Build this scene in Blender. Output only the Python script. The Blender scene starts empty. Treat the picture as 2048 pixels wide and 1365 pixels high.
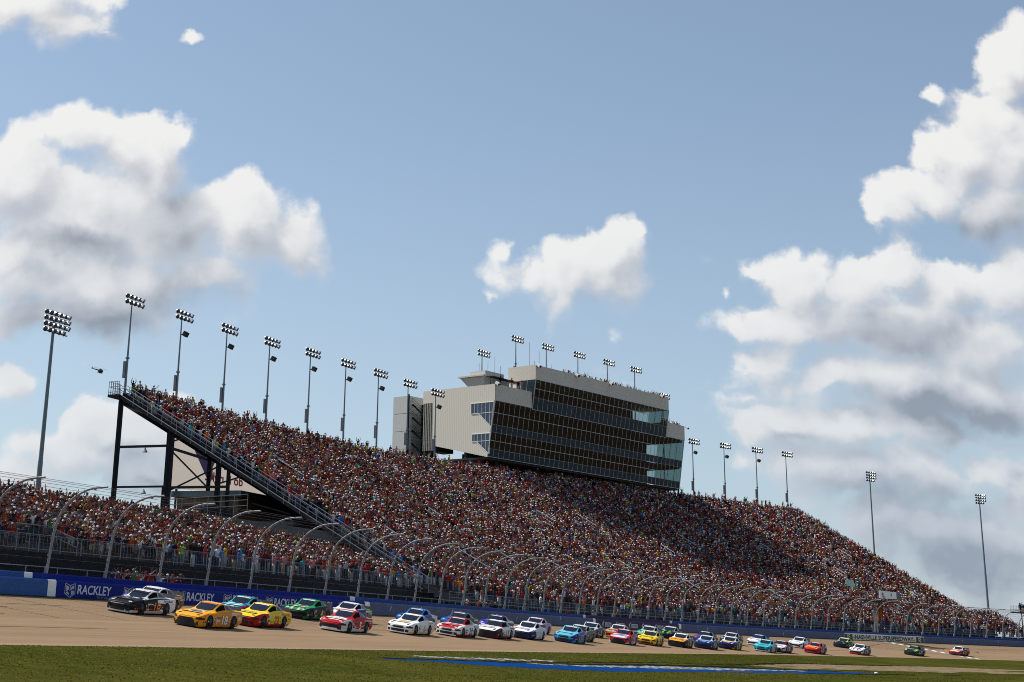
import bpy, bmesh, math, random
import numpy as np
from mathutils import Vector, Matrix
R = math.radians
random.seed(7)
rng = np.random.default_rng(11)
scene = bpy.context.scene
col = scene.collection

# ------------------------------------------------------------------ camera
SC = 1.2                    # metres per survey unit
CZ = 2.1                    # eye height above the infield
F_PX, PITCH, ROLL, XP, YP = 2984.0, math.atan(906.4 / 2984.0), 3.302e-2, -260.3, -321.4
cam = bpy.data.cameras.new('camera')
cam_o = bpy.data.objects.new('camera', cam)
col.objects.link(cam_o)
cam.sensor_width = 36.0
cam.lens = F_PX / 2048 * 36.0
cam.shift_x = -XP / 2048
cam.shift_y = YP / 2048
cam.clip_start = 0.5
cam.clip_end = 20000
cam_o.matrix_world = Matrix.Translation((0, 0, CZ)) @ Matrix.Rotation(math.pi / 2 + PITCH, 4, 'X') @ Matrix.Rotation(ROLL, 4, 'Z')
scene.camera = cam_o

# ------------------------------------------------------------------ sun and exposure
SUN_EL = R(50)
SUN_VEC = Vector((-0.90, 0.436, 0)).normalized() * math.cos(SUN_EL) + Vector((0, 0, math.sin(SUN_EL)))
sun = bpy.data.lights.new('sun', 'SUN')
sun.energy = 4.8
sun.angle = R(0.5)
sun.color = (1.0, 0.95, 0.87)
sun_o = bpy.data.objects.new('sun', sun)
col.objects.link(sun_o)
sun_o.rotation_euler = SUN_VEC.to_track_quat('Z', 'Y').to_euler()
sun_o.location = (-200, 300, 400)
vs = scene.view_settings
vs.view_transform = 'Standard'
vs.look = 'None'
vs.gamma = 1
vs.exposure = 0.12
scene.cycles.max_bounces = 5
scene.cycles.diffuse_bounces = 2
scene.cycles.glossy_bounces = 3
scene.cycles.transparent_max_bounces = 12
scene.cycles.transmission_bounces = 3
scene.cycles.use_denoising = False
scene.cycles.filter_width = 1.0
scene.cycles.caustics_reflective = False
scene.cycles.caustics_refractive = False

# ------------------------------------------------------------------ sky with cumulus
# clouds live on the direction sphere: u = x/y, v = z/y for the northern half
CLOUD_BLOBS = [(-0.2518, 0.4281, 0.0542, 0.0296, 1.0), (-0.2321, 0.4112, 0.0342, 0.0195, 0.9), (-0.2731, 0.4234, 0.0289, 0.0236, 0.9), (-0.2062, 0.4043, 0.0216, 0.0116, 0.35), (-0.1371, 0.4095, 0.018, 0.0101, 0.26), (-0.1664, 0.3094, 0.0333, 0.0315, 1.1), (-0.1533, 0.3209, 0.0211, 0.0204, 0.9), (-0.2115, 0.3226, 0.0316, 0.0204, 0.8), (-0.1863, 0.3161, 0.0351, 0.026, 0.9), (-0.2555, 0.288, 0.0452, 0.0403, 1.1), (-0.2184, 0.264, 0.0657, 0.0435, 1.2), (-0.1495, 0.27, 0.052, 0.0399, 1.2), (-0.1008, 0.268, 0.052, 0.0307, 1.0), (-0.0658, 0.2621, 0.0346, 0.0234, 0.8), (-0.0447, 0.2556, 0.0207, 0.0125, 0.5), (-0.2393, 0.2313, 0.0514, 0.0319, 1.0), (-0.1805, 0.2262, 0.065, 0.0318, 1.0), (-0.1229, 0.2352, 0.0412, 0.0284, 0.8), (-0.223, 0.2039, 0.0578, 0.0244, 0.65), (-0.155, 0.2062, 0.0408, 0.0209, 0.5), (-0.1788, 0.2054, 0.0884, 0.0314, 0.7), (-0.1648, 0.1178, 0.0431, 0.0265, 1.0), (-0.1869, 0.104, 0.0561, 0.0197, 0.9), (-0.1444, 0.1119, 0.0265, 0.0198, 0.8), (-0.2255, 0.0929, 0.0526, 0.0196, 0.6), (-0.2378, 0.1487, 0.0234, 0.0151, 0.55), (-0.1463, 0.0923, 0.0395, 0.0228, 0.6), (0.1593, 0.259, 0.019, 0.0215, 1.0), (0.1385, 0.2441, 0.0276, 0.0249, 1.0), (0.1659, 0.238, 0.0258, 0.0231, 0.9), (0.1213, 0.2559, 0.0225, 0.0179, 0.45), (0.0971, 0.2409, 0.0413, 0.0213, 0.46), (0.0746, 0.2526, 0.019, 0.015, 0.32), (0.1315, 0.2263, 0.0309, 0.0229, 0.6), (0.0714, 0.2313, 0.024, 0.0127, 0.2), (0.1654, 0.2031, 0.0239, 0.0167, 0.2), (0.1831, 0.235, 0.012, 0.0088, 0.25), (0.175, 0.1675, 0.0439, 0.017, 0.15), (0.4532, 0.4065, 0.0289, 0.0352, 1.2), (0.4353, 0.3676, 0.0322, 0.0344, 1.1), (0.4508, 0.3419, 0.0533, 0.0416, 1.2), (0.4108, 0.3294, 0.0389, 0.028, 1.1), (0.3809, 0.3063, 0.0317, 0.0203, 0.9), (0.3518, 0.2908, 0.0245, 0.0164, 0.7), (0.4323, 0.2935, 0.0491, 0.0256, 1.0), (0.3969, 0.3777, 0.0136, 0.0145, 0.35), (0.3566, 0.2586, 0.026, 0.0197, 1.1), (0.3245, 0.2433, 0.0311, 0.0213, 1.1), (0.2865, 0.2421, 0.0293, 0.0213, 1.0), (0.3936, 0.2457, 0.0346, 0.0232, 1.1), (0.4386, 0.2472, 0.0381, 0.0286, 1.1), (0.2544, 0.213, 0.0376, 0.021, 0.9), (0.2953, 0.2109, 0.0513, 0.0245, 1.1), (0.3566, 0.2095, 0.0616, 0.028, 1.1), (0.4176, 0.2046, 0.0513, 0.0314, 1.1), (0.3507, 0.2232, 0.1134, 0.046, 0.6), (0.3738, 0.1656, 0.1082, 0.0428, 0.62), (0.3629, 0.1088, 0.1098, 0.0397, 0.45), (0.273, 0.1724, 0.0541, 0.0378, 0.4), (0.2912, 0.1328, 0.0535, 0.0301, 0.4), (0.256, 0.2534, 0.0208, 0.0121, 0.3), (0.2348, 0.2403, 0.0131, 0.0113, 0.22), (0.2668, 0.1858, 0.0407, 0.0172, 0.6), (0.3206, 0.1774, 0.0305, 0.0188, 1.0), (0.3644, 0.1755, 0.0474, 0.024, 1.1), (0.4143, 0.167, 0.0507, 0.0307, 1.1), (0.2623, 0.1586, 0.0371, 0.0135, 0.4), (0.2748, 0.1389, 0.0369, 0.0201, 1.0), (0.3182, 0.137, 0.0402, 0.0184, 1.0), (0.3723, 0.1454, 0.0605, 0.0185, 1.0), (0.4184, 0.137, 0.0402, 0.0134, 0.5), (0.3131, 0.1072, 0.0531, 0.0197, 0.9), (0.3664, 0.1122, 0.0399, 0.0231, 0.9), (0.4003, 0.1199, 0.0334, 0.0199, 0.8), (0.4288, 0.1045, 0.0199, 0.0296, 0.7), (0.2832, 0.1062, 0.0299, 0.0164, 0.5), (0.3638, 0.0765, 0.056, 0.0194, 0.8), (0.406, 0.0715, 0.0428, 0.0226, 0.7), (0.3147, 0.0781, 0.0329, 0.0161, 0.5), (0.4237, 0.0499, 0.0294, 0.0191, 0.55), (0.3873, 0.0424, 0.0391, 0.0158, 0.5), (0.3664, 0.067, 0.1084, 0.0618, 0.6), (0.2826, 0.0932, 0.0397, 0.036, 0.3)]
CLOUD_SHADE = [(-0.1464, 0.2755, 0.026, 0.0236, 0.9), (-0.217, 0.2498, 0.0516, 0.0114, 0.7), (-0.2393, 0.2313, 0.0479, 0.0106, 0.4), (-0.1253, 0.2211, 0.0547, 0.0211, 0.7), (-0.1881, 0.1947, 0.0814, 0.0208, 0.8), (-0.2359, 0.1965, 0.0407, 0.0243, 0.6), (-0.0969, 0.261, 0.0207, 0.0143, 0.25), (-0.1455, 0.0826, 0.0558, 0.0129, 0.6), (-0.2173, 0.077, 0.0524, 0.0129, 0.5), (-0.1638, 0.1047, 0.0231, 0.0098, 0.25), (0.152, 0.2235, 0.0309, 0.014, 0.45), (0.1348, 0.2055, 0.0307, 0.0104, 0.4), (0.4175, 0.284, 0.0525, 0.0182, 0.9), (0.3795, 0.2881, 0.021, 0.0095, 0.4), (0.36, 0.2089, 0.0684, 0.0153, 0.85), (0.2534, 0.1888, 0.0306, 0.0086, 0.3), (0.3965, 0.1546, 0.0741, 0.0203, 1.05), (0.3323, 0.1491, 0.0303, 0.0101, 0.6), (0.291, 0.1278, 0.0267, 0.008, 0.4), (0.375, 0.0946, 0.0795, 0.0163, 0.8), (0.4233, 0.1173, 0.02, 0.0165, 0.4), (0.3787, 0.0579, 0.0917, 0.0353, 0.9), (0.3154, 0.091, 0.0496, 0.0228, 0.5)]
SKY_DUST, SKY_STRENGTH, SKY_HAZE, SKY_HAZE0, SKY_OUT = 0.6, 0.122, 0.50, 0.15, 1.0
SKY_HAZE_COL = (0.385, 0.505, 0.640)
SKY_TINT = (1.04, 0.99, 0.92)
CL_HAZE = 0.30
CL_DARK, CL_MID, CL_LIT = (0.24, 0.27, 0.32), (0.52, 0.54, 0.58), (0.82, 0.815, 0.80)



class NG:
    """tiny node-graph helper"""
    def __init__(s, nt):
        s.nt = nt

    def node(s, t, **kw):
        n = s.nt.nodes.new(t)
        for k, v in kw.items():
            setattr(n, k, v)
        return n

    def put(s, sock, v):
        if hasattr(v, 'is_output'):
            s.nt.links.new(v, sock)
        elif v is not None:
            sock.default_value = v

    def m(s, op, a, b=None, c=None, clamp=False):
        n = s.node('ShaderNodeMath', operation=op, use_clamp=clamp)
        s.put(n.inputs[0], a)
        s.put(n.inputs[1], b)
        s.put(n.inputs[2], c)
        return n.outputs[0]

    def v(s, op, a, b=None, c=None):
        n = s.node('ShaderNodeVectorMath', operation=op)
        s.put(n.inputs[0], a)
        s.put(n.inputs[1], b)
        s.put(n.inputs[2], c)
        return n.outputs['Value'] if op in ('LENGTH', 'DOT_PRODUCT', 'DISTANCE') else n.outputs[0]

    def noise(s, vec, scale, detail=4.0, rough=0.55, dim='3D', w=None, colour=False, lac=2.0):
        n = s.node('ShaderNodeTexNoise', noise_dimensions=dim)
        s.put(n.inputs['Vector'], vec)
        n.inputs['Scale'].default_value = scale
        n.inputs['Detail'].default_value = detail
        n.inputs['Roughness'].default_value = rough
        n.inputs['Lacunarity'].default_value = lac
        return n.outputs['Color'] if colour else n.outputs['Fac']

    def ramp(s, fac, lo, hi, a=0.0, b=1.0, smooth=True):
        n = s.node('ShaderNodeMapRange', interpolation_type='SMOOTHSTEP' if smooth else 'LINEAR')
        s.put(n.inputs[0], fac)
        n.inputs[1].default_value = lo
        n.inputs[2].default_value = hi
        s.put(n.inputs[3], a)
        s.put(n.inputs[4], b)
        return n.outputs[0]

    def mix(s, fac, a, b, blend='MIX'):
        n = s.node('ShaderNodeMix', data_type='RGBA', blend_type=blend)
        s.put(n.inputs[0], fac)
        for i, x in ((6, a), (7, b)):
            if isinstance(x, tuple):
                x = (*x, 1.0)[:4]
            s.put(n.inputs[i], x)
        return n.outputs[2]


def build_world():
    w = bpy.data.worlds.new('World')
    scene.world = w
    w.use_nodes = True
    nt = w.node_tree
    nt.nodes.clear()
    g = NG(nt)
    tc = g.node('ShaderNodeTexCoord').outputs['Generated']
    sep = g.node('ShaderNodeSeparateXYZ')
    nt.links.new(tc, sep.inputs[0])
    x, y, z = sep.outputs
    # clear sky; directions below the horizon reuse the sky just above it
    zc = g.m('MAXIMUM', z, 0.015)
    cmb = g.node('ShaderNodeCombineXYZ')
    for i, q in enumerate((x, y, zc)):
        nt.links.new(q, cmb.inputs[i])
    sky = g.node('ShaderNodeTexSky', sky_type='NISHITA')
    sky.sun_disc = False
    sky.sun_elevation = SUN_EL
    sky.sun_rotation = math.atan2(SUN_VEC.x, SUN_VEC.y)
    sky.altitude = 150
    sky.air_density = 1.0
    sky.dust_density = SKY_DUST
    sky.ozone_density = 1.0
    nt.links.new(g.v('NORMALIZE', cmb.outputs[0]), sky.inputs[0])
    blue = g.v('SCALE', sky.outputs[0])
    blue.node.inputs['Scale'].default_value = SKY_STRENGTH
    blue = g.v('MULTIPLY', blue, SKY_TINT)
    hz = g.ramp(z, -0.02, 0.36, 1.0, 0.0)
    blue = g.mix(g.m('MULTIPLY_ADD', hz, SKY_HAZE, SKY_HAZE0), blue, SKY_HAZE_COL)
    # cloud field
    yy = g.m('MAXIMUM', y, 0.05)
    cp = g.node('ShaderNodeCombineXYZ')
    nt.links.new(g.m('DIVIDE', x, yy), cp.inputs[0])
    nt.links.new(g.m('DIVIDE', z, yy), cp.inputs[1])
    P = cp.outputs[0]

    def warp(P):
        n1 = g.noise(P, 9.0, 3.0, 0.55, '2D', colour=True)
        n2 = g.noise(P, 38.0, 4.0, 0.6, '2D', colour=True)
        a = g.v('MULTIPLY_ADD', g.v('SUBTRACT', n1, (0.5, 0.5, 0.5)), (0.050, 0.050, 0), P)
        return g.v('MULTIPLY_ADD', g.v('SUBTRACT', n2, (0.5, 0.5, 0.5)), (0.018, 0.018, 0), a)

    def field(Q, blobs, k=0.25):
        f = None
        for cx, cy, rx, ry, wt in blobs:
            q = g.v('MULTIPLY_ADD', Q, (1 / rx, 1 / ry, 0), (-cx / rx, -cy / ry, 0))
            d = g.m('MULTIPLY_ADD', g.v('LENGTH', q), -max(wt, 0.75), wt)
            f = d if f is None else g.m('SMOOTH_MAX', f, d, k)
        return f

    def puff(Q, sc, ft='SMOOTH_F1'):
        vn = g.node('ShaderNodeTexVoronoi', voronoi_dimensions='2D', feature=ft)
        vn.inputs['Scale'].default_value = sc
        if ft == 'SMOOTH_F1':
            vn.inputs['Smoothness'].default_value = 0.35
        vn.inputs['Randomness'].default_value = 1.0
        g.put(vn.inputs['Vector'], Q)
        return vn.outputs['Distance']

    def density(Q, full=True):
        Wq = warp(Q)
        f = field(Wq, CLOUD_BLOBS)
        n = g.noise(Q, 13.0, 7.0 if full else 4.0, 0.56, '2D')
        d = g.m('MULTIPLY_ADD', g.m('SUBTRACT', n, 0.36), 1.15, f)
        d = g.m('MULTIPLY_ADD', g.m('SUBTRACT', 0.45, puff(Wq, 26.0)), 0.42, d)
        if full:
            d = g.m('MULTIPLY_ADD', g.m('SUBTRACT', 0.45, puff(Wq, 62.0, 'F1')), 0.16, d)
        return d, n, Wq
    dens, n, Wp = density(P)
    dl, nl, _ = density(g.v('ADD', P, (-0.011, 0.016, 0)), False)
    grad = g.m('SUBTRACT', dens, dl)
    alpha = g.ramp(dens, 0.0, 0.6)
    g.put(alpha.node.inputs[2], g.ramp(grad, -0.3, 0.5, 0.85, 0.32))
    dk = field(Wp, CLOUD_SHADE, 0.3)
    dk = g.m('MULTIPLY_ADD', g.m('SUBTRACT', n, 0.5), 0.5, dk)
    dark = g.ramp(dk, -0.25, 0.85)
    lit = g.m('MULTIPLY_ADD', g.ramp(grad, -0.75, 0.75), 0.62, 0.40)
    lit = g.m('MULTIPLY_ADD', dark, -0.55, lit)
    lit = g.m('MULTIPLY_ADD', hz, -0.20, lit)
    edge = g.ramp(dens, 0.15, 0.9, 0.16, 0.0)
    lit = g.m('ADD', lit, edge, clamp=True)
    cr = g.node('ShaderNodeValToRGB')
    cr.color_ramp.elements[0].position = 0.0
    cr.color_ramp.elements[0].color = (*CL_DARK, 1)
    cr.color_ramp.elements[1].position = 1.0
    cr.color_ramp.elements[1].color = (*CL_LIT, 1)
    e = cr.color_ramp.elements.new(0.5)
    e.color = (*CL_MID, 1)
    nt.links.new(lit, cr.inputs[0])
    north = g.ramp(y, 0.05, 0.2)
    alpha = g.m('MULTIPLY', alpha, north)
    alpha = g.m('MULTIPLY', alpha, 0.97)
    # clouds sink into the horizon haze
    ccol = g.mix(g.m('MULTIPLY', hz, CL_HAZE), cr.outputs[0], SKY_HAZE_COL)
    out = g.mix(alpha, blue, ccol)
    bg = g.node('ShaderNodeBackground')
    nt.links.new(out, bg.inputs[0])
    bg.inputs[1].default_value = SKY_OUT
    wo = g.node('ShaderNodeOutputWorld')
    nt.links.new(bg.outputs[0], wo.inputs[0])


build_world()

# ------------------------------------------------------------------ survey frame: s along the wall, n outward, z up (survey units)
X0, Y0, PSI, KA, KS0, KS1, KB = -16.68, 80.39, 0.508, -1.172, 0.439, 0.354, 3.153
_ds = 0.25
_sp = np.arange(0, 620 + _ds, _ds)
_u = np.clip((_sp / 100 - KS0) / KS1, 0, 1)
_u = _u * _u * (3 - 2 * _u)
_k = (KA + (KB - KA) * _u) * 1e-3
_h = PSI + np.concatenate([[0], np.cumsum(_k[:-1] * _ds)])
_x = X0 + np.concatenate([[0], np.cumsum(np.sin(_h[:-1]) * _ds)])
_y = Y0 + np.concatenate([[0], np.cumsum(np.cos(_h[:-1]) * _ds)])
_sn = np.arange(-200, 0, _ds)
_x = np.concatenate([_x[0] + _sn * math.sin(PSI), _x])
_y = np.concatenate([_y[0] + _sn * math.cos(PSI), _y])
_h = np.concatenate([_sn * 0 + PSI, _h])
_S = np.concatenate([_sn, _sp])


def UA(s, n, z):
    """survey coordinates to world metres (arrays)"""
    s = np.asarray(s, float)
    h = np.interp(s, _S, _h)
    x = np.interp(s, _S, _x) - np.cos(h) * n
    y = np.interp(s, _S, _y) + np.sin(h) * n
    return np.stack(np.broadcast_arrays(x * SC, y * SC, np.asarray(z, float) * SC + CZ), -1)


def U(s, n, z):
    return Vector(UA(s, n, z).tolist())


def heading(s):
    return float(np.interp(s, _S, _h))


def frame(s, n, z, slope=0.0):
    """matrix at a survey point: X = travel direction (towards small s), Y = towards infield, Z = up"""
    h = heading(s)
    fx = Vector((-math.sin(h), -math.cos(h), 0))
    fy = Vector((math.cos(h), -math.sin(h), 0))
    if slope:
        fy = (fy * math.cos(slope) + Vector((0, 0, -math.sin(slope)))).normalized()
    fz = fx.cross(fy)
    return Matrix.Translation(U(s, n, z)) @ Matrix((fx, fy, fz)).transposed().to_4x4()


BANK = 0.1232


def track_z(n):
    return 1.25 + (n + 0.6) * BANK


# ------------------------------------------------------------------ materials
def mat(name, rgb, rough=0.6, metal=0.0, spec=0.4, var=0.0, vscale=3.0, bump=0.0, bscale=40.0, coat=0.0, attr=None, objcol=False, stretch=None):
    m = bpy.data.materials.new(name)
    m.use_nodes = True
    nt = m.node_tree
    b = nt.nodes['Principled BSDF']
    g = NG(nt)
    b.inputs['Roughness'].default_value = rough
    b.inputs['Metallic'].default_value = metal
    b.inputs['Specular IOR Level'].default_value = spec
    if coat:
        b.inputs['Coat Weight'].default_value = coat
        b.inputs['Coat Roughness'].default_value = 0.06
    c = (*rgb, 1.0)
    src = None
    if attr:
        a = g.node('ShaderNodeAttribute', attribute_name=attr)
        src = a.outputs['Color']
    elif objcol:
        src = g.node('ShaderNodeObjectInfo').outputs['Color']
    if var:
        tc = g.node('ShaderNodeTexCoord').outputs['Object']
        if stretch:
            tc = g.v('MULTIPLY', tc, stretch)
        n = g.noise(tc, vscale, 5.0, 0.6)
        n2 = g.ramp(n, 0.25, 0.75, 1 - var, 1 + var)
        base = src if src is not None else c
        mm = g.node('ShaderNodeVectorMath', operation='SCALE')
        if src is not None:
            nt.links.new(src, mm.inputs[0])
        else:
            mm.inputs[0].default_value = rgb
        nt.links.new(n2, mm.inputs['Scale'])
        src = mm.outputs[0]
    if src is not None:
        nt.links.new(src, b.inputs['Base Color'])
    else:
        b.inputs['Base Color'].default_value = c
    if bump:
        tc = g.node('ShaderNodeTexCoord').outputs['Object']
        n = g.noise(tc, bscale, 3.0, 0.6)
        bn = g.node('ShaderNodeBump')
        bn.inputs['Strength'].default_value = bump
        bn.inputs['Distance'].default_value = 0.05
        nt.links.new(n, bn.inputs['Height'])
        nt.links.new(bn.outputs[0], b.inputs['Normal'])
    return m


M = dict(
    steel=mat('galvanised_steel', (0.27, 0.275, 0.28), 0.65, 0.15, spec=0.25, var=0.12, vscale=4),
    rail=mat('aluminium_rail', (0.28, 0.285, 0.29), 0.45, 0.5),
    dark_steel=mat('dark_painted_steel', (0.014, 0.015, 0.017), 0.6, 0.0, spec=0.2, var=0.25, vscale=1.5),
    truss=mat('stair_stringer_steel', (0.035, 0.037, 0.04), 0.7, 0.0, spec=0.15, var=0.3, vscale=1.2),
    black=mat('black_cladding', (0.010, 0.010, 0.011), 0.7, spec=0.12, var=0.3, vscale=0.8),
    concrete=mat('weathered_concrete', (0.30, 0.29, 0.27), 0.85, var=0.2, vscale=0.6),
    dark_conc=mat('dark_concrete', (0.10, 0.10, 0.10), 0.85, var=0.25, vscale=0.5),
    bleacher=mat('aluminium_bleacher', (0.07, 0.072, 0.075), 0.6, 0.2, var=0.25, vscale=0.7),
    cream=mat('cream_metal_siding', (0.74, 0.68, 0.57), 0.8, spec=0.1, var=0.05, vscale=0.3),
    fascia=mat('taupe_metal_fascia', (0.64, 0.585, 0.49), 0.8, spec=0.1, var=0.04, vscale=0.3),
    mull=mat('aluminium_mullion', (0.40, 0.40, 0.39), 0.4, 0.5),
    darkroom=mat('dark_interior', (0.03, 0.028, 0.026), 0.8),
    pole=mat('pole_steel', (0.16, 0.185, 0.20), 0.45, 0.5, var=0.1, vscale=0.4),
    lamp=mat('lamp_housing', (0.62, 0.63, 0.64), 0.28, 0.85),
    lens=mat('lamp_lens', (0.05, 0.055, 0.06), 0.15, 0.0, 0.6),
    speaker=mat('speaker_black', (0.015, 0.015, 0.016), 0.6),
    bright=mat('bright_rail', (0.62, 0.62, 0.62), 0.5, 0.2),
    white=mat('white_paint', (0.88, 0.87, 0.83), 0.5, var=0.08, vscale=1.0),
    brown=mat('tan_wood_cladding', (0.20, 0.11, 0.045), 0.6, var=0.2, vscale=0.6),
    orange=mat('orange_fabric', (0.75, 0.16, 0.01), 0.8),
    green_sheet=mat('dark_green_windscreen', (0.010, 0.035, 0.028), 0.8, var=0.2),
    tyre=mat('tyre_rubber', (0.012, 0.012, 0.012), 0.75),
    rim=mat('dark_wheel_rim', (0.035, 0.035, 0.038), 0.45, 0.3),
    under=mat('underbody_black', (0.008, 0.008, 0.008), 0.8),
    grille=mat('grille_black', (0.010, 0.010, 0.011), 0.5),
    glass=mat('car_windscreen', (0.016, 0.024, 0.044), 0.10, 0.0, 0.10),
    net=mat('window_net_black', (0.004, 0.004, 0.005), 0.9, spec=0.1),
    qglass=mat('quarter_window', (0.025, 0.03, 0.035), 0.15, 0.0, 0.6),
    paint=mat('racing_paint', (1, 1, 1), 0.42, 0.0, 0.12, coat=0.04, attr='livery'),
    decal=mat('vinyl_decal', (1, 1, 1), 0.4, attr='livery'),
    crowd=mat('crowd_cloth', (1, 1, 1), 0.95, spec=0.03, attr='tint'),
    skin=mat('skin', (0.23, 0.105, 0.07), 0.6, spec=0.3, objcol=False),
    face=mat('face_features', (0.05, 0.02, 0.018), 0.5),
    shirt=mat('shirt_cloth', (1, 1, 1), 0.95, spec=0.03, objcol=True),
    heli=mat('helicopter_grey', (0.03, 0.032, 0.036), 0.4),
)


# ------------------------------------------------------------------ mesh helpers
class MB:
    def __init__(s):
        s.v = []
        s.f = []
        s.mi = []

    def add(s, verts, faces, mi=0):
        o = len(s.v)
        s.v.extend([tuple(map(float, p)) for p in verts])
        s.f.extend([tuple(i + o for i in f) for f in faces])
        s.mi.extend([mi] * len(faces))

    def box8(s, p, mi=0):
        """eight corners: bottom four counter-clockwise, then top four"""
        s.add(p, [(3, 2, 1, 0), (4, 5, 6, 7), (0, 1, 5, 4), (1, 2, 6, 5), (2, 3, 7, 6), (3, 0, 4, 7)], mi)

    def box(s, c, d, M4=None, mi=0):
        x, y, z = c
        a, b, h = d[0] / 2, d[1] / 2, d[2] / 2
        p = [(x - a, y - b, z - h), (x + a, y - b, z - h), (x + a, y + b, z - h), (x - a, y + b, z - h),
             (x - a, y - b, z + h), (x + a, y - b, z + h), (x + a, y + b, z + h), (x - a, y + b, z + h)]
        if M4 is not None:
            p = [M4 @ Vector(q) for q in p]
        s.box8(p, mi)

    def sbox(s, s0, s1, n0, n1, z0, z1, mi=0):
        s.box8([U(s0, n0, z0), U(s1, n0, z0), U(s1, n1, z0), U(s0, n1, z0),
                U(s0, n0, z1), U(s1, n0, z1), U(s1, n1, z1), U(s0, n1, z1)], mi)

    def bar(s, a, b, w, h=None, mi=0, up=(0, 0, 1)):
        a, b = Vector(a), Vector(b)
        h = h or w
        d = (b - a).normalized()
        up = Vector(up)
        if abs(d.dot(up)) > 0.98:
            up = Vector((1, 0, 0))
        x = d.cross(up).normalized()
        y = x.cross(d)
        r = []
        for q in (a, b):
            r += [q - x * w / 2 - y * h / 2, q + x * w / 2 - y * h / 2, q + x * w / 2 + y * h / 2, q - x * w / 2 + y * h / 2]
        s.box8(r, mi)

    def tube(s, pts, r, n=8, mi=0, cap=True):
        pts = [Vector(p) for p in pts]
        rs = r if isinstance(r, (list, tuple)) else [r] * len(pts)
        o = len(s.v)
        x = None
        for i, p in enumerate(pts):
            d = (pts[min(i + 1, len(pts) - 1)] - pts[max(i - 1, 0)]).normalized()
            if x is None:
                ref = Vector((0, 0, 1)) if abs(d.z) < 0.9 else Vector((1, 0, 0))
                x = d.cross(ref).normalized()
            else:
                x = (x - d * x.dot(d)).normalized()
            y = d.cross(x)
            for k in range(n):
                t = 2 * math.pi * k / n
                s.v.append(tuple(p + (x * math.cos(t) + y * math.sin(t)) * rs[i]))
        for i in range(len(pts) - 1):
            for k in range(n):
                a, b = o + i * n + k, o + i * n + (k + 1) % n
                s.f.append((a, b, b + n, a + n))
                s.mi.append(mi)
        if cap:
            s.f.append(tuple(o + k for k in reversed(range(n))))
            s.f.append(tuple(o + (len(pts) - 1) * n + k for k in range(n)))
            s.mi += [mi, mi]

    def lathe(s, prof, M4, n=16, mi=0, cap=True):
        """profile (r, h) along local Z"""
        o = len(s.v)
        for r, h in prof:
            for k in range(n):
                t = 2 * math.pi * k / n
                s.v.append(tuple(M4 @ Vector((r * math.cos(t), r * math.sin(t), h))))
        for i in range(len(prof) - 1):
            for k in range(n):
                a, b = o + i * n + k, o + i * n + (k + 1) % n
                s.f.append((a, b, b + n, a + n))
                s.mi.append(mi)
        if cap:
            s.f.append(tuple(o + k for k in reversed(range(n))))
            s.f.append(tuple(o + (len(prof) - 1) * n + k for k in range(n)))
            s.mi += [mi, mi]

    def sweep(s, prof, ss, closed=True, mi=0, caps=True):
        """sweep a (n, z) profile along survey stations"""
        m = len(prof)
        o = len(s.v)
        for q in ss:
            nn = [p[0] for p in prof]
            zz = [p[1] for p in prof]
            s.v.extend(map(tuple, UA(np.full(m, q), np.array(nn), np.array(zz)).tolist()))
        for i in range(len(ss) - 1):
            for k in range(m if closed else m - 1):
                a, b = o + i * m + k, o + i * m + (k + 1) % m
                s.f.append((a, b, b + m, a + m))
                s.mi.append(mi)
        if closed and caps:
            s.f.append(tuple(o + k for k in reversed(range(m))))
            s.f.append(tuple(o + (len(ss) - 1) * m + k for k in range(m)))
            s.mi += [mi, mi]

    def build(s, name, mats, parent=None, smooth=False, fix=True, local=False):
        me = bpy.data.meshes.new(name)
        me.from_pydata(s.v, [], s.f)
        for m in (mats if isinstance(mats, (list, tuple)) else [mats]):
            me.materials.append(m)
        me.polygons.foreach_set('material_index', s.mi)
        if fix:
            bm = bmesh.new()
            bm.from_mesh(me)
            bmesh.ops.recalc_face_normals(bm, faces=bm.faces)
            bm.to_mesh(me)
            bm.free()
        if smooth:
            me.polygons.foreach_set('use_smooth', [True] * len(me.polygons))
        me.update()
        return link(name, me, parent, local)


def link(name, data, parent=None, local=False):
    o = bpy.data.objects.new(name, data)
    col.objects.link(o)
    if parent:
        o.parent = parent
        if not local and parent.parent is None:
            o.matrix_parent_inverse = parent.matrix_basis.inverted()
    return o


def thing(name, label, cat, loc=(0, 0, 0), group=None):
    o = bpy.data.objects.new(name, None)
    o.empty_display_size = 0.3
    col.objects.link(o)
    o.location = loc
    tag(o, label, cat, group)
    return o


def tag(o, label=None, cat=None, group=None, kind=None):
    if label:
        o['label'] = label
    if cat:
        o['category'] = cat
    if group:
        o['group'] = group
    if kind:
        o['kind'] = kind
    return o


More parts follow.
